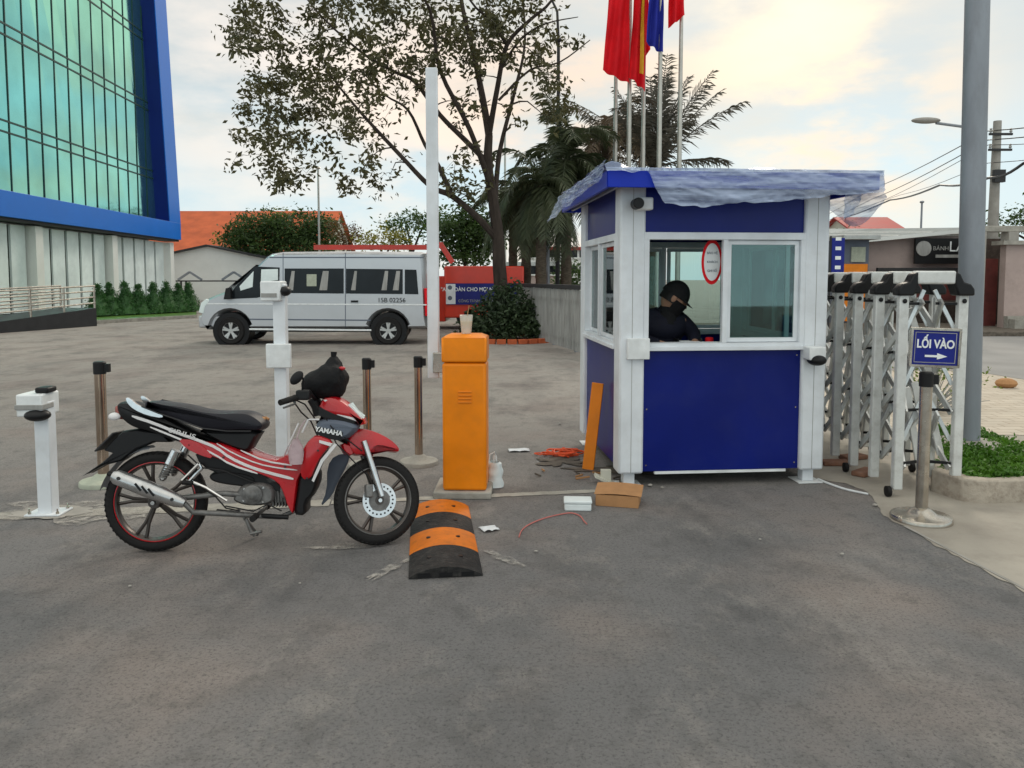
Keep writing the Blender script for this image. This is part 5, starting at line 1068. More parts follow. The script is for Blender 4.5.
# ================================================================ LITTER AND SMALL THINGS
def at(px, py, z=0): return G(px, py, z)
p0 = Fb.m @ V3((-.02, .55, 0)); b0 = at(588, 470)
ob_ = MB(); bb_ = V3((b0.x, b0.y, .004)); tp = P(598, 383, b0.y + .02); ob_.bar(bb_, V3((tp.x - 0.0, tp.y, tp.z)), .10, .022, (.3, .9, 0)); o = ob_.build('board', 'orangew', None, bev=.003); tag(o, 'orange board leaning against the left side of the booth', 'board')
q = at(617, 505); t = empty('cardboard_box', 'flattened brown cardboard box at the left front foot of the booth', 'box', (q.x + .02, q.y + .04, 0), R(-14))
MB().box(-.16, .15, -.10, .10, 0, .085).build('carton', 'card', t, bev=.004); f_ = MB(); f_.grid(6, 4, lambda u, v: V3((-.17 + .34 * u, -.105 + .2 * v, .087 + .035 * v + .01 * math.sin(u * 3)))); f_.build('flap', 'card', t)
t = empty('foam_box', 'small white foam box on the asphalt in front of the threshold strip', 'box', (at(578, 510).x, at(578, 510).y + .03, 0), R(-3)); MB().box(-.095, .095, -.06, .06, 0, .05).build('box', 'foam', t, bev=.008); MB().box(-.10, .10, -.065, .065, .0505, .075).build('lid', 'foam', t, bev=.008)
def paper(px, py, w_, d_, rz, lab, cat='paper', seed=1, m_='paper'):
    c = at(px, py); mb = MB(); mb.grid(8, 8, lambda u, v: V3(((u - .5) * w_, (v - .5) * d_, .011 + .018 * abs(noise.noise(V3((u * 2 + seed, v * 2, seed)))) )))
    o = mb.build(cat, m_); o.location = (c.x, c.y, 0); o.rotation_euler = (0, 0, R(rz)); so_ = o.modifiers.new('thick', 'SOLIDIFY'); so_.thickness = .001; return tag(o, lab, cat)
paper(519, 451, .20, .12, 4, 'flat white sheet of paper on the yard asphalt left of the orange cord', seed=2)
paper(489, 530, .11, .10, 25, 'crumpled white scrap beside the speed hump', seed=5)
def cord(name, pts, r, m_, lab, cat):
    p = [V3(q) for q in pts]; o0 = V3((p[0].x, p[0].y, 0)); fine = []
    for i in range(len(p) - 1):
        a, b1, c, d = p[max(i-1, 0)], p[i], p[i+1], p[min(i+2, len(p)-1)]
        for s_ in range(6): u = s_ / 6; fine.append(.5 * ((2*b1) + (c-a)*u + (2*a-5*b1+4*c-d)*u*u + (3*b1-a-3*c+d)*u**3) - o0)
    fine.append(p[-1] - o0); o = MB().tube(fine, r, 6).build(name, m_); o.location = o0; return tag(o, lab, cat)
rn = random.Random(3); cc = at(562, 455); pts = []
for i in range(46): a = i * 1.1 + rn.gauss(0, .7); q = .02 + .15 * rn.random(); pts.append((cc.x + q * 1.4 * math.cos(a) + rn.gauss(0, .03), cc.y + q * math.sin(a), .012 + .03 * rn.random()))
cord('cord_pile', pts, .006, 'cord', 'tangled pile of orange red cord left of the booth', 'cord')
cord('wire', [tuple(at(*q, .008)) for q in ((519, 537), (522, 530), (530, 524), (545, 518), (562, 514), (572, 513), (580, 516), (584, 521), (587, 524))], .0042, 'wirepink', 'thin red wire curving over the asphalt below the foam box', 'wire')
cord('cable', [tuple(at(*q, .010)) for q in ((818, 479), (830, 484), (845, 489), (858, 492), (868, 494))], .009, 'whitep', 'short white cable on the ground between booth and gate', 'cable')
# bag beside the barrier
q = at(495, 487); t = empty('carrier_bag', 'white plastic carrier bag with a jar standing right of the barrier', 'bag', (q.x, q.y, 0))
MB().grid(28, 14, lambda u, v: V3(((.068 - .018 * v + .012 * noise.noise(V3((math.cos(6.283*u) * 2, math.sin(6.283*u) * 2, v * 4)))) * math.cos(6.2832 * u) * (1 if v < .95 else .7), (.05 + .01 * noise.noise(V3((u * 5, 3, v * 4)))) * math.sin(6.2832 * u), .004 + .2 * v))).build('bag', 'foam', t)
for s_ in (-1, 1): MB().tube([(s_ * .03 - .02, 0, .19), (s_ * .02 - .02, 0, .26), (s_ * .004, 0, .28), (-s_ * .01, 0, .24), (-s_ * .01, 0, .19)], .006, 6).build('handle', 'foam', t)
# scattered debris: wood splinters, stones
def debris(px, py, n, lab, seed):
    r_ = random.Random(seed)
    for i in range(n):
        x, y = px + r_.gauss(0, 14), py + r_.gauss(0, 4); c = at(x, y); l_ = r_.uniform(.03, .14); mb = MB(); mb.box(-l_ / 2, l_ / 2, -.006, .006, .0, .012, Matrix.Rotation(r_.uniform(-.15, .15), 4, 'Y')); o = mb.build('wood_splinter', 'card' if i % 2 else 'soil'); o.location = (c.x, c.y, .012); o.rotation_euler = (0, 0, r_.uniform(0, 3)); tag(o, lab, 'splinter', 'wood splinters beside the booth')
debris(602, 478, 7, 'small wood splinter on the ground at the left foot of the booth', 1)
debris(545, 478, 4, 'small wood splinter on the ground at the left foot of the booth', 2)
t = MB().box(-.09, .09, -.05, .05, 0, .02, Matrix.Rotation(R(25), 4, 'Y')).box(-.03, .05, -.02, .03, .0, .09).build('wood_offcut', 'cream'); q = at(606, 488); t.location = (q.x, q.y + .1, .03); tag(t, 'pale wooden offcut beside the cardboard box under the booth corner', 'offcut')
for i, (px, py, s_) in enumerate(((536, 553, .012), (560, 425, .02), (650, 487, .02), (662, 489, .014), (590, 510, .012), (760, 541, .01), (842, 556, .014), (300, 585, .008), (130, 588, .01), (875, 507, .02), (925, 512, .02), (1006, 388, .16))):
    q = at(px, py); mb = MB().sphere((0, 0, s_ * .4), (s_, s_ * .8, s_ * .5), 10, 6); o = mb.build('stone', 'dust' if i < 11 else 'card'); o.location = (q.x, q.y, .008); tag(o, 'small pale stone lying on the asphalt' if i < 11 else 'small brown mound lying on the pale pavement at the right', 'stone', 'stones on the ground' if i < 11 else None)
# clutter seen under and behind the gate
for i, (px, py) in enumerate(((840, 468), (858, 462), (870, 478))):
    q = at(px, py); o = MB().box(-.12, .12, -.06, .06, 0, .04, Matrix.Rotation(R(20 * i), 4, 'Z')).build('brick_piece', 'brickdull', None, bev=.01); o.location = (q.x, q.y + .1, .0045); tag(o, ('broken brick nearest the booth foot behind the gate', 'broken brick farthest back behind the gate', 'broken brick nearest the gate wheels')[i], 'brick')
t = empty('bare_shrub', 'dry leafless shrub seen through the folding gate', 'shrub', (P(932, 400, 9.4).x, 9.4, 0)); mb = MB(); r_ = random.Random(5)
for i in range(46):
    a = r_.random() * 6.28; e_ = r_.uniform(.3, 1.4); l_ = r_.uniform(.3, .7); d = V3((math.cos(a) * math.cos(e_), math.sin(a) * math.cos(e_), math.sin(e_))); mb.tube([(0, 0, 0), d * l_ * .5 + V3((0, 0, .03)), d * l_], [.012, .008, .003], 4, cap=False)
mb.build('twigs', 'slat', t); leaves([(r_.gauss(0, .2), r_.gauss(0, .2), r_.uniform(.2, .65)) for _ in range(50)], .06, 8, .2, 8).build('leaves', 'leafb', t, weld=False, smooth=False)
# ================================================================ MOTORCYCLE
ga, gb = G(157, 551), G(377, 544); ya = math.atan2(gb.y - ga.y, gb.x - ga.x); Fm = Frame(Vector((ga.x, ga.y, 0)), ya, R(-6))
mc = empty('motorcycle', 'red and black underbone motorcycle parked on its side stand', 'motorcycle', m=Fm.m)
def B(x, y, yy=0.0): return Fm.at(80 + x / 2.926, 330 + y / 2.926, yy)
def BP(pts, yy=0.0): return [B(a, b, yy) for a, b in pts]
def smoothpoly(p, it=2):
    for _ in range(it):
        q = []
        for i in range(len(p)):
            a, b = p[i], p[(i + 1) % len(p)]; q += [(a[0] * .75 + b[0] * .25, a[1] * .75 + b[1] * .25), (a[0] * .25 + b[0] * .75, a[1] * .25 + b[1] * .75)]
        p = q
    return p
def puffp(name, pts, y0, y1, ins, m_, par=mc, it=1, yy=None):
    return MB().puff(smoothpoly(BP(pts, y0 if yy is None else yy), it), y0, y1, ins, 3).build(name, m_, par)
def both(name, pts, y, th, m_, par=mc, it=1, far=True):         # thin panel lying on the near (and the far) flank
    p = smoothpoly(BP(pts, -y), it); o = MB().prism(p, -y - th, -y + .004).build(name, m_, par, bev=.0015)
    if far: MB().prism(p, y - .004, y + th).build(name, m_, par, bev=.0015)
    return o
wr_c = B(225, 500); wf_c = B(870, 498)
wr_r = wr_c[1]; wf_r = wf_c[1]
def bike_wheel(cx, r, wdt, par, M_=Matrix.Identity(4), disc=None):
    wv = empty('wheel', None, None); wv.parent = par; wv.matrix_local = Matrix.Translation((cx, 0, r)) @ M_; prof = []
    ti = r - .062
    for k in range(13):
        a = math.pi * (k / 12) ; prof.append((ti + .004 + (r - ti - .004) * math.sin(a) ** .7, -math.cos(a) * wdt / 2 * (1 if k not in (0, 12) else .8)))
    tm = MB().lathe(prof + [prof[0]], n=64, axis='y')
    for k in range(56):
        a = 2 * math.pi * k / 56
        for s_ in (-1, 1):
            tm.bar(((r - .0065) * math.cos(a), s_ * .006, (r - .003) * math.sin(a)), ((r - .012) * math.cos(a + .05), s_ * wdt * .42, (r - .012) * math.sin(a + .05)), .010, .006, (math.cos(a), 0, math.sin(a)))
    tm.build('tyre', 'rubber', wv)
    rm = MB().lathe([(ti + .006, -.026), (ti - .004, -.030), (ti - .014, -.024), (ti - .022, 0), (ti - .014, .024), (ti - .004, .030), (ti + .006, .026), (ti + .006, -.026)], n=56, axis='y').build('rim', 'rimdark', wv)
    MB().lathe([(ti + .001, -.0315), (ti - .004, -.0325), (ti - .005, -.030)], n=56, axis='y', cap=False).build('rim_stripe', 'alu' if disc else 'bikered', rm)
    sm = MB().lathe([(0, -.055), (.034, -.055), (.042, -.03), (.042, .03), (.034, .055), (0, .055)], n=24, axis='y')
    for k in range(5):
        a = 2 * math.pi * k / 5 + .55
        for da in (-.13, .13): sm.tube([(.03 * math.cos(a), 0, .03 * math.sin(a)), ((ti - .10) * math.cos(a + da * .5), 0, (ti - .10) * math.sin(a + da * .5)), ((ti - .012) * math.cos(a + da), 0, (ti - .012) * math.sin(a + da))], [.016, .011, .012], 6)
    sm.build('spokes', 'rimdark', wv); MB().lathe([(0, -.075), (.012, -.075), (.014, -.056), (0, -.056)], n=10, axis='y').build('axle_nut', 'chrome', wv)
    if disc:
        dm = MB().lathe([(.062, -.052), (.105, -.052), (.105, -.047), (.062, -.047), (.062, -.052)], n=40, axis='y').build('brake_disc', 'chrome', wv)
        hm = MB(); [hm.lathe([(.006, -.0535), (.006, -.0525)], c=(.085 * math.cos(a), 0, .085 * math.sin(a)), n=8, axis='y') for a in [k * .3 for k in range(21)]]; hm.build('disc_holes', 'black', dm)
        hb = MB(); [hb.tube([(.03 * math.cos(a), -.05, .03 * math.sin(a)), (.07 * math.cos(a + .3), -.05, .07 * math.sin(a + .3))], .006, 6) for a in [k * 1.2566 for k in range(5)]]; hb.lathe([(.028, -.056), (.066, -.056), (.066, -.046), (.028, -.046), (.028, -.056)], n=24, axis='y'); hb.build('disc_carrier', 'alu', dm)
        MB().box(-.09, -.045, -.085, -.03, .02, .10).build('brake_caliper', 'alu', wv, bev=.008)
    return wv
M['rimdark'] = mat('dark_bronze_rim', (0.07, 0.06, 0.055), .35, .6)
bike_wheel(wr_c[0], wr_r, .088, mc)
steer = Matrix.Rotation(R(21), 4, Vector((-.42, 0, .9)).normalized())
bike_wheel(wf_c[0], wf_r, .075, mc, steer, True)
# tail, seat, red fairings
puffp('tail_cover', [(100, 214), (125, 208), (160, 214), (215, 240), (330, 300), (430, 335), (500, 372), (440, 372), (330, 345), (250, 322), (200, 300), (150, 290), (118, 266), (102, 240)], -.10, .10, .03, 'black', it=2)
puffp('seat', [(172, 214), (205, 208), (250, 214), (300, 220), (350, 234), (400, 240), (450, 238), (490, 240), (520, 256), (540, 276), (532, 296), (512, 300), (470, 297), (420, 300), (370, 298), (320, 285), (260, 262), (215, 243)], -.125, .125, .035, 'seat', it=2)
puffp('seat_base', [(330, 288), (420, 296), (530, 294), (512, 325), (492, 360), (455, 352), (400, 330)], -.095, .095, .02, 'black')
both('grab_rail', [(136, 198), (148, 197), (175, 222), (245, 246), (246, 258), (200, 250), (160, 232), (142, 214)], .105, .02, 'chrome')
puffp('red_fairing', [(282, 316), (320, 318), (370, 322), (430, 336), (500, 366), (560, 384), (600, 368), (640, 346), (668, 400), (640, 432), (634, 476), (626, 545), (606, 525), (592, 480), (575, 446), (522, 424), (460, 404), (392, 376), (330, 356), (298, 342)], -.108, .108, .012, 'bikered', it=1)
def stripe(path, wd, y):
    up_ = [(a, b - wd / 2) for a, b in path]; dn = [(a, b + wd / 2) for a, b in path][::-1]; both('silver_stripe', up_ + dn, y, .004, 'bikewhite', it=1)
stripe([(152, 252), (215, 272), (290, 303), (350, 324), (400, 344), (438, 374), (500, 402), (560, 420), (625, 436)], 9, .109)
stripe([(205, 284), (285, 316), (345, 342), (395, 364), (440, 394), (520, 420)], 6, .108)
stripe([(400, 332), (450, 362), (520, 392), (580, 404), (636, 410)], 4, .110)
stripe([(470, 352), (540, 384), (620, 396)], 5, .110)
lg = both('red_flash', [(285, 318), (335, 322), (372, 350), (392, 378), (350, 366), (310, 346)], .112, .004, 'bikered')
text('side_lettering', 'SIRIUS', .040, 'bikewhite', lg, Matrix.Translation((B(318, 296)[0], -.116, B(318, 298)[1])) @ Matrix.Rotation(R(17), 4, 'Y') @ STAND, .0015, 1.5)
puffp('tail_light', [(98, 222), (112, 220), (128, 246), (122, 264), (106, 262), (98, 240)], -.06, .06, .015, 'lens')
for s_ in (-1, 1):
    bq = B(118, 250); MB().sphere((bq[0], s_ * .085, bq[1]), (.035, .022, .024), 12, 8).build('turn_signal', 'bikewhite', mc)
puffp('rear_mudguard', [(4, 427), (60, 388), (92, 360), (66, 352), (96, 318), (122, 296), (165, 290), (240, 300), (262, 330), (215, 330), (165, 350), (120, 385), (60, 400)], -.065, .065, .012, 'black', it=0)
pp = [B(a, b) for a, b in ((66, 350), (118, 298))]
mb = MB(); mb.bar((pp[0][0] - .01, 0, pp[0][1]), (pp[1][0] - .01, 0, pp[1][1]), .008, .17, (0, 1, 0)); mb.build('number_plate', 'dark', mc)
hg = MB(); R_ = wr_r + .018
for s_ in (0,):
    hg.grid(24, 4, lambda u, v: V3((wr_c[0] + R_ * math.cos(R(95 + 72 * u)), -.055 + .11 * v, wr_r + R_ * math.sin(R(95 + 72 * u)) + .02 * math.sin(math.pi * v))))
hg.build('rear_hugger', 'pole', mc)
# engine and frame
def BT(pts, yy, r, name, m_, n=10, par=mc): return MB().tube([(B(a, b, yy)[0], yy if not isinstance(yy, list) else yy[i], B(a, b, yy)[1]) for i, (a, b) in enumerate(pts)], r, n).build(name, m_, par)
puffp('engine_case', [(452, 478), (470, 452), (520, 444), (560, 452), (572, 480), (566, 510), (520, 520), (470, 516), (440, 500)], -.10, .09, .02, 'alu', it=2)
for k in range(3):
    c = B(505 + 0 * k, 482, -.1); MB().lathe([(.058 - k * .016, -.112 - k * .006), (.05 - k * .016, -.116 - k * .006), (0, -.118 - k * .006)], c=(c[0], 0, c[1]), n=28, axis='y').build('clutch_cover', 'alu', mc)
for k in range(6):
    a = B(566 + k * 9, 455, 0); b_ = B(572 + k * 9, 512, 0); MB().bar((a[0], 0, a[1]), (b_[0], 0, b_[1]), .008, .13).build('cooling_fin', 'alu', mc, bev=.002)
puffp('cylinder', [(560, 462), (612, 468), (612, 506), (562, 512)], -.05, .05, .01, 'alu')
puffp('chain_case', [(372, 420), (430, 408), (502, 420), (520, 440), (498, 462), (440, 458), (380, 446)], -.075, .06, .015, 'black', it=2)
puffp('inner_body', [(330, 352), (440, 380), (540, 420), (590, 450), (600, 480), (560, 470), (500, 448), (420, 430), (350, 400)], -.07, .07, .01, 'black')
BT([(225, 500), (330, 488), (420, 478), (470, 482)], -.085, .017, 'swing_arm', 'alu'); BT([(225, 500), (330, 488), (420, 478), (470, 482)], .085, .017, 'swing_arm', 'alu')
for s_ in (-1, 1):
    a = B(282, 352, -.09); b_ = B(240, 440, -.09); t0 = V3((a[0], s_ * .095, a[1])); t1 = V3((b_[0], s_ * .095, b_[1])); MB().tube([t0, t0.lerp(t1, .45), t0.lerp(t1, .5), t0.lerp(t1, .92), t1], [.030, .031, .022, .022, .012], 14).build('shock_absorber', 'chrome', mc)
    sp_ = [t0.lerp(t1, .15 + .75 * k / 70) + V3((.028 * math.cos(k * .9), .028 * math.sin(k * .9), 0)) for k in range(70)]; MB().tube(sp_, .004, 5).build('spring', 'alu', mc)
BT([(348, 392), (300, 440), (318, 446), (356, 404), (348, 392)], -.115, .012, 'peg_hanger', 'chrome', 8)
BT([(320, 440), (370, 462), (430, 500)], -.11, .008, 'brake_rod', 'chrome', 6)
BT([(330, 448), (300, 446)], -.15, .014, 'pillion_peg', 'rubber', 8)
# exhaust
mq = MB(); ea, eb = B(98, 424, -.14), B(305, 508, -.14); E0 = V3((ea[0], -.15, ea[1])); E1 = V3((eb[0], -.135, eb[1]))
mq.tube([E0 - (E1 - E0) * .0, E0.lerp(E1, .06), E0.lerp(E1, .5), E0.lerp(E1, .9), E1], [.030, .044, .048, .040, .026], 20)
M['muffm'] = mat('brushed_muffler_shield', (0.52, 0.52, 0.52), .28, .85, dirt=.35, scale=9)
mf = mq.build('muffler', 'muffm', mc)
ax_ = (E1 - E0).normalized(); mb = MB()
for u0 in (.38, .47, .56): p = E0.lerp(E1, u0) + V3((0, -.047, .0)); mb.bar(p + V3((-.012, 0, .022)), p + V3((.022, 0, -.020)), .012, .006)
mb.build('muffler_slot', 'black', mf)
for u0 in (.12, .86): MB().lathe([(.010, -.006), (.010, .0), (0, -.008)][::1], c=tuple(E0.lerp(E1, u0) + V3((0, -.043, .008))), n=10, axis='y').build('shield_bolt', 'dark', mf)
MB().tube([E0 + ax_ * .0, E0 - ax_ * .03], .014, 12).build('tailpipe', 'black', mf)
MB().tube([tuple(E1)] + [(B(a, b)[0], yy, B(a, b)[1]) for a, b, yy in ((350, 522, -.12), (430, 528, -.10), (520, 536, -.07), (590, 545, -.02), (625, 530, 0), (618, 500, 0))], .016, 12).build('exhaust_pipe', 'alu', mc)
BT([(400, 530), (480, 540), (560, 545), (610, 548)], -.06, .014, 'frame_tube', 'black')
fpg = B(520, 540, -.1); MB().tube([(fpg[0], -.22, fpg[1]), (fpg[0], .22, fpg[1])], .012, 8).build('foot_peg_bar', 'black', mc)
for s_ in (-1, 1): MB().tube([(fpg[0], s_ * .14, fpg[1]), (fpg[0], s_ * .23, fpg[1])], .019, 10).build('foot_peg', 'rubber', mc)
ks = B(480, 548, .1); kb_ = Fm.i @ Vector(at(80 + 512 / 2.926, 330 + 600 / 2.926))
MB().tube([(ks[0], .10, ks[1]), (ks[0] + .06, .20, .035 + .0)], .011, 8).build('side_stand', 'alu', mc)
ks = B(492, 548, -.03); MB().tube([(ks[0], -.08, ks[1]), (ks[0] + .03, -.085, ks[1] - .075), (ks[0] + .055, -.09, ks[1] - .10)], .011, 8).build('centre_stand', 'alu', mc)
MB().tube([(ks[0] + .03, -.10, ks[1] - .085), (ks[0] + .10, -.11, ks[1] - .07)], .009, 8).build('kick_lever', 'alu', mc)
# front body
puffp('leg_shield', [(690, 306), (742, 326), (724, 348), (704, 372), (688, 402), (676, 436), (648, 440), (640, 400), (650, 350), (668, 322)], -.155, -.09, .012, 'bikered')
puffp('leg_shield', [(690, 306), (742, 326), (724, 348), (704, 372), (688, 402), (676, 436), (648, 440), (640, 400), (650, 350), (668, 322)], .09, .155, .012, 'bikered')
o = MB().prism(BP([(744, 332), (752, 336), (712, 385), (684, 445), (678, 440), (704, 380)], -.16), -.162, -.152).build('white_edge_stripe', 'bikewhite', mc)
MB().prism(BP([(700, 322), (738, 332), (732, 340), (700, 330)], -.16), -.162, -.150).build('white_edge_stripe', 'bikewhite', mc)
puffp('shield_centre', [(664, 318), (730, 330), (710, 380), (690, 430), (688, 480), (664, 505), (660, 548), (618, 542), (634, 470), (640, 420), (655, 360)], -.09, .09, .015, 'black')
puffp('lower_cowl', [(640, 420), (690, 404), (700, 440), (684, 484), (662, 504), (662, 546), (622, 540), (632, 480)], -.11, .11, .02, 'black', it=1)
puffp('far_shield', [(722, 400), (745, 366), (792, 360), (782, 396), (752, 450), (738, 485), (700, 522), (722, 470)], .10, .125, .006, 'slate', yy=.1)
puffp('steering_cover', [(682, 292), (690, 268), (728, 256), (790, 266), (816, 282), (806, 304), (776, 326), (726, 322), (690, 306)], -.125, .125, .03, 'slate', it=1)
hm_ = Matrix.Translation((B(755, 300, -.13)[0] - .055, -.129, B(730, 298, -.13)[1] + .002)) @ Matrix.Rotation(R(12), 4, 'Y') @ STAND
MB().prism(BP([(694, 282), (770, 300), (764, 324), (720, 318), (692, 304)], -.125), -.127, -.115).build('badge_panel', 'black', mc)
text('tank_lettering', 'YAMAHA', .040, 'signwhite', mc, hm_, .001, 1.0, .0015)
puffp('headlight_cowl', [(706, 196), (740, 192), (772, 206), (806, 236), (838, 272), (832, 284), (800, 270), (740, 258), (700, 258), (690, 236)], -.10, .10, .035, 'bikered', it=1)
both('white_edge_stripe', [(712, 204), (722, 204), (760, 238), (815, 262), (812, 268), (752, 248)], .088, .008, 'bikewhite', it=0)
both('headlight_trim', [(700, 224), (745, 246), (808, 268), (795, 276), (738, 262), (698, 250)], .09, .012, 'black', it=0)
puffp('headlight', [(778, 212), (800, 224), (836, 266), (820, 262), (796, 240)], -.07, .07, .02, 'paleglass', it=1)
SW = Matrix.Translation((wf_c[0], 0, wf_r)) @ steer @ Matrix.Translation((-wf_c[0], 0, -wf_r))
def steered(o): o.matrix_local = SW; return o
steered(puffp('front_mudguard', [(780, 296), (812, 288), (862, 300), (905, 322), (934, 348), (932, 366), (902, 362), (868, 350), (850, 358), (856, 378), (824, 372), (790, 372), (774, 340)], -.062, .062, .022, 'bikered', it=1))
steered(puffp('mudguard_rear_part', [(756, 330), (800, 345), (790, 376), (762, 360)], -.05, .05, .01, 'bikered', it=1))
for s_ in (-1, 1):
    a = B(820, 330, -.07); b_ = B(836, 378, -.07); c = B(872, 492, -.07)
    steered(MB().tube([(a[0], s_ * .07, a[1]), (b_[0], s_ * .07, b_[1]), (b_[0] + (c[0] - b_[0]) * .3, s_ * .07, b_[1] + (c[1] - b_[1]) * .3), (c[0], s_ * .07, c[1])], [.019, .019, .022, .020], 14).build('fork_leg', 'chrome' if s_ < 0 else 'alu', mc))
BT([(700, 262), (740, 300), (800, 330)], 0, .03, 'steering_column', 'black')
# cockpit
BT([(700, 250), (694, 225), (680, 200)], 0, .035, 'handlebar_cover', 'black')
h0 = B(660, 192, -.2); g_ = B(588, 212, -.34); h1 = B(690, 205, 0)
MB().tube([(h1[0], 0, h1[1]), (h0[0] + .02, -.16, h0[1] + .01), (g_[0] + .03, -.30, g_[1] + .01)], .013, 10).build('handlebar', 'black', mc)
MB().tube([(g_[0] + .065, -.25, g_[1] + .022), (g_[0], -.36, g_[1])], [.019, .018], 12).build('grip', 'rubber', mc)
MB().tube([(h1[0], 0, h1[1]), (h0[0] + .02, .16, h0[1] + .01), (g_[0] + .06, .30, g_[1] + .01), (g_[0] + .03, .37, g_[1])], .014, 10).build('handlebar', 'black', mc)
MB().box(h0[0] - .05, h0[0] + .03, -.25, -.17, h0[1] - .025, h0[1] + .035).build('switch_box', 'black', mc, bev=.01)
MB().tube([(g_[0] + .06, -.24, g_[1] + .0), (g_[0] + .07, -.28, g_[1] - .012), (g_[0] + .02, -.37, g_[1] - .03)], .006, 6).build('brake_lever', 'alu', mc)
ms = B(650, 180, -.2); mt = B(634, 140, -.24); MB().tube([(ms[0], -.2, ms[1]), (ms[0] + .01, -.22, (ms[1] + mt[1]) / 2 + .03), (mt[0] + .02, -.24, mt[1] + .03)], .006, 8).build('mirror_stem', 'black', mc)
MB().sphere((0, 0, 0), (.048, .016, .030), 18, 10, m=Matrix.Translation((mt[0], -.24, mt[1])) @ Matrix.Rotation(R(-48), 4, 'Y')).build('mirror', 'black', mc)
MB().tube([(B(650, 268)[0], -.12, B(650, 268)[1]), (B(622, 330)[0], -.13, B(622, 330)[1]), (B(600, 372)[0], -.06, B(600, 372)[1])], .005, 6).build('hook_wire', 'bikewhite', mc)
BT([(650, 300), (668, 262), (700, 262)], -.12, .006, 'shield_trim', 'bikewhite', 6)
for k, (x0, y0, x1, y1) in enumerate(((690, 210, 830, 350), (700, 230, 845, 420))):
    a, b_ = B(x0, y0), B(x1, y1); MB().tube([(a[0], -.05 + .04 * k, a[1]), ((a[0] + b_[0]) / 2 - .03, -.13, (a[1] + b_[1]) / 2), (b_[0], -.085, b_[1])], .004, 6).build('brake_hose', 'black', mc)
# black bundle on the handlebars, bag on the hook
mcb = empty('rain_bundle', 'black nylon bag bundled over the motorcycle handlebars', 'bag', m=Fm.m @ Matrix.Translation((B(720, 160)[0], 0, B(720, 160)[1])))
o0 = V3((B(720, 160)[0], 0, B(720, 160)[1]))
def bl(x, y, yy, r):
    c = B(x, y, yy); return (c[0] - o0.x, yy, c[1] - o0.z), r
bm_ = MB(); blobs = [((690, 158), -.02, (.085, .10, .075)), ((728, 142), -.03, (.085, .10, .085)), ((758, 145), .02, (.055, .09, .085)), ((722, 178), .0, (.07, .09, .045)), ((762, 172), .0, (.03, .06, .055)), ((742, 105), .0, (.045, .05, .06))]
meta = bpy.data.metaballs.new('bundle_source'); mo = bpy.data.objects.new('bundle_source', meta); C.objects.link(mo); meta.resolution = .018; meta.threshold = .35
for (px_, py_), yy, rr_ in blobs:
    e_ = meta.elements.new(type='ELLIPSOID'); c = B(px_, py_, yy); e_.co = (c[0] - o0.x, yy, c[1] - o0.z); e_.size_x, e_.size_y, e_.size_z = [q * 1.0 for q in rr_]; e_.radius = 1.55
dg = bpy.context.evaluated_depsgraph_get(); me_ = bpy.data.meshes.new_from_object(mo.evaluated_get(dg)); bpy.data.objects.remove(mo)
b2 = MB(); b2.v = [tuple(v.co + v.normal * (.010 * noise.noise(v.co * 14) + .006 * noise.noise(v.co * 34))) for v in me_.vertices]; b2.f = [tuple(p.vertices) for p in me_.polygons]; b2.build('nylon_body', 'cloth', mcb)
kx = B(742, 78, 0); MB().tube([(kx[0] - o0.x + .01, 0, kx[1] - o0.z - .04), (kx[0] - o0.x, 0, kx[1] - o0.z), (kx[0] - o0.x + .002, 0, kx[1] - o0.z + .03)], [.022, .016, .02], 12).build('knot', 'cloth', mcb)
kx = B(768, 112, -.02); MB().sphere((kx[0] - o0.x, -.05, kx[1] - o0.z), (.022, .015, .012), 10, 6).build('red_tab', 'bikered', mcb)
q = B(632, 358, -.17); hb = empty('drink_bag', 'small milky plastic bag hanging from the motorcycle leg shield hook', 'bag', m=Fm.m @ Matrix.Translation((q[0], -.17, q[1])))
M['milky'] = mat('milky_pink_plastic', (.55, .42, .44), .4, trans=.2, bump=.8, bscale=40)
MB().grid(20, 12, lambda u, v: V3(((.034 + .012 * math.sin(math.pi * v)) * (1.05 - .55 * v ** 3) * math.cos(6.2832 * u) + .006 * noise.noise(V3((u * 6, v * 5, 1))), .026 * math.sin(6.2832 * u), -.07 + .15 * v))).build('bag', 'milky', hb)
MB().tube([(0, 0, .07), (.02, .02, .14), (.05, .03, .19)], .004, 6).build('handle', 'milky', hb)
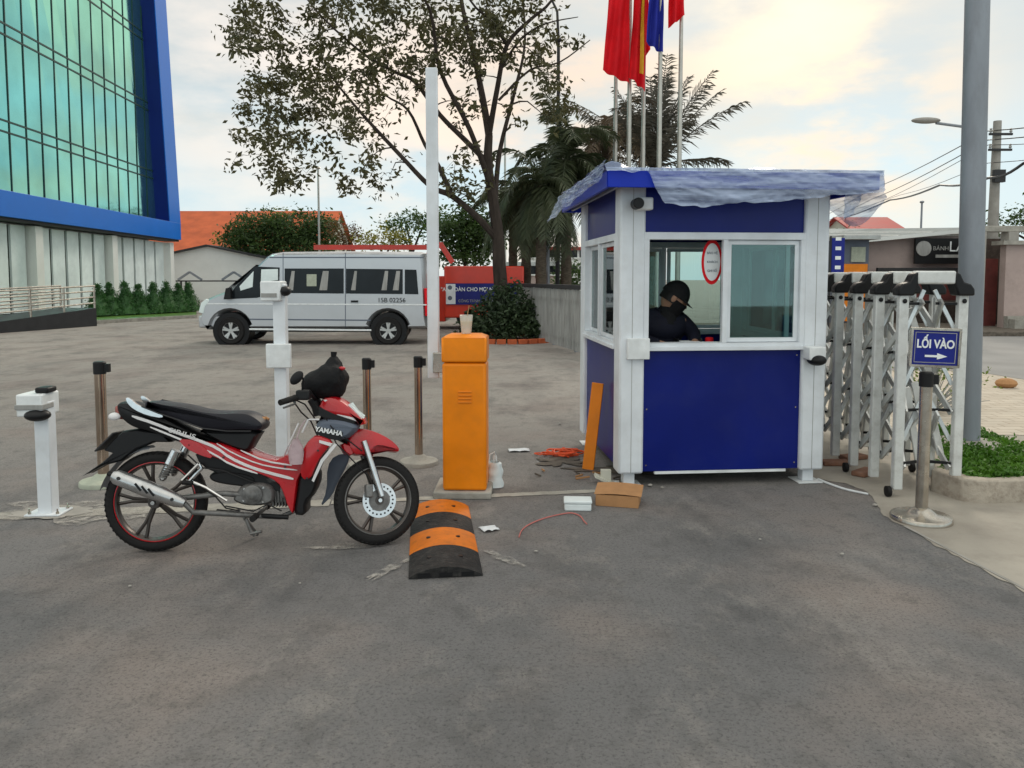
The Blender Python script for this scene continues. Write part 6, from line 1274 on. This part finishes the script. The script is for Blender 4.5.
q = B(528, 262, 0); kt = MB().sphere((0, 0, 0), (.035, .04, .02), 12, 8); kt.tube([(.0, 0, 0), (.03, .01, .012), (.05, .0, 0)], .008, 6); o = kt.build('work_glove', 'card'); o.matrix_world = Fm.m @ Matrix.Translation((q[0], 0, q[1])); tag(o, 'crumpled tan cloth tucked at the front of the motorcycle seat', 'cloth')

for (x_, y_) in ((480, 466), (536, 462), (478, 500), (534, 504), (508, 458)):
    c = B(x_, y_, -.11); MB().lathe([(.007, -.106), (.007, -.098), (0, -.107)], c=(c[0], 0, c[1]), n=6, axis='y').build('bolt', 'chrome', mc)
for (x_, y_) in ((700, 350), (668, 430), (600, 400), (420, 372), (320, 336)):
    c = B(x_, y_, -.11); MB().lathe([(.006, -.004), (.006, .004), (0, -.005)], c=(c[0], -.158 if x_ > 650 else -.112, c[1]), n=8, axis='y').build('bolt', 'dark', mc)
for pts_ in (((640, 196, -.2), (668, 214, -.12), (690, 250, -.09), (720, 300, -.05)), ((640, 200, -.2), (660, 236, -.15), (684, 262, -.11), (700, 310, -.05)), ((690, 196, .1), (712, 230, .05), (700, 270, 0), (690, 330, 0)), ((600, 520, -.1), (560, 500, -.11), (520, 520, -.11), (440, 505, -.11)), ((372, 452, -.1), (410, 476, -.11), (440, 512, -.10), (480, 520, -.10)), ((330, 360, -.09), (370, 396, -.1), (430, 404, -.1), (520, 440, -.09))):
    MB().tube([(B(a, b)[0], y_, B(a, b)[1]) for a, b, y_ in pts_], .0045, 6).build('cable', 'black', mc)
BT([(180, 224), (230, 244), (290, 264), (360, 288), (430, 296), (500, 296)], -.128, .004, 'seat_piping', 'dark', 6)
puffp('engine_cover', [(586, 446), (616, 452), (622, 478), (606, 498), (582, 490)], -.085, -.03, .01, 'alu', it=1)
puffp('carburettor', [(540, 428), (574, 430), (578, 450), (544, 452)], -.07, .0, .01, 'alu', it=1)
for s_ in (-1, 1):
    q = B(800, 300); steered(MB().sphere((q[0] - .01, s_ * .13, q[1] + .035), (.03, .018, .018), 12, 8).build('turn_signal', 'orangew', mc)) if False else None
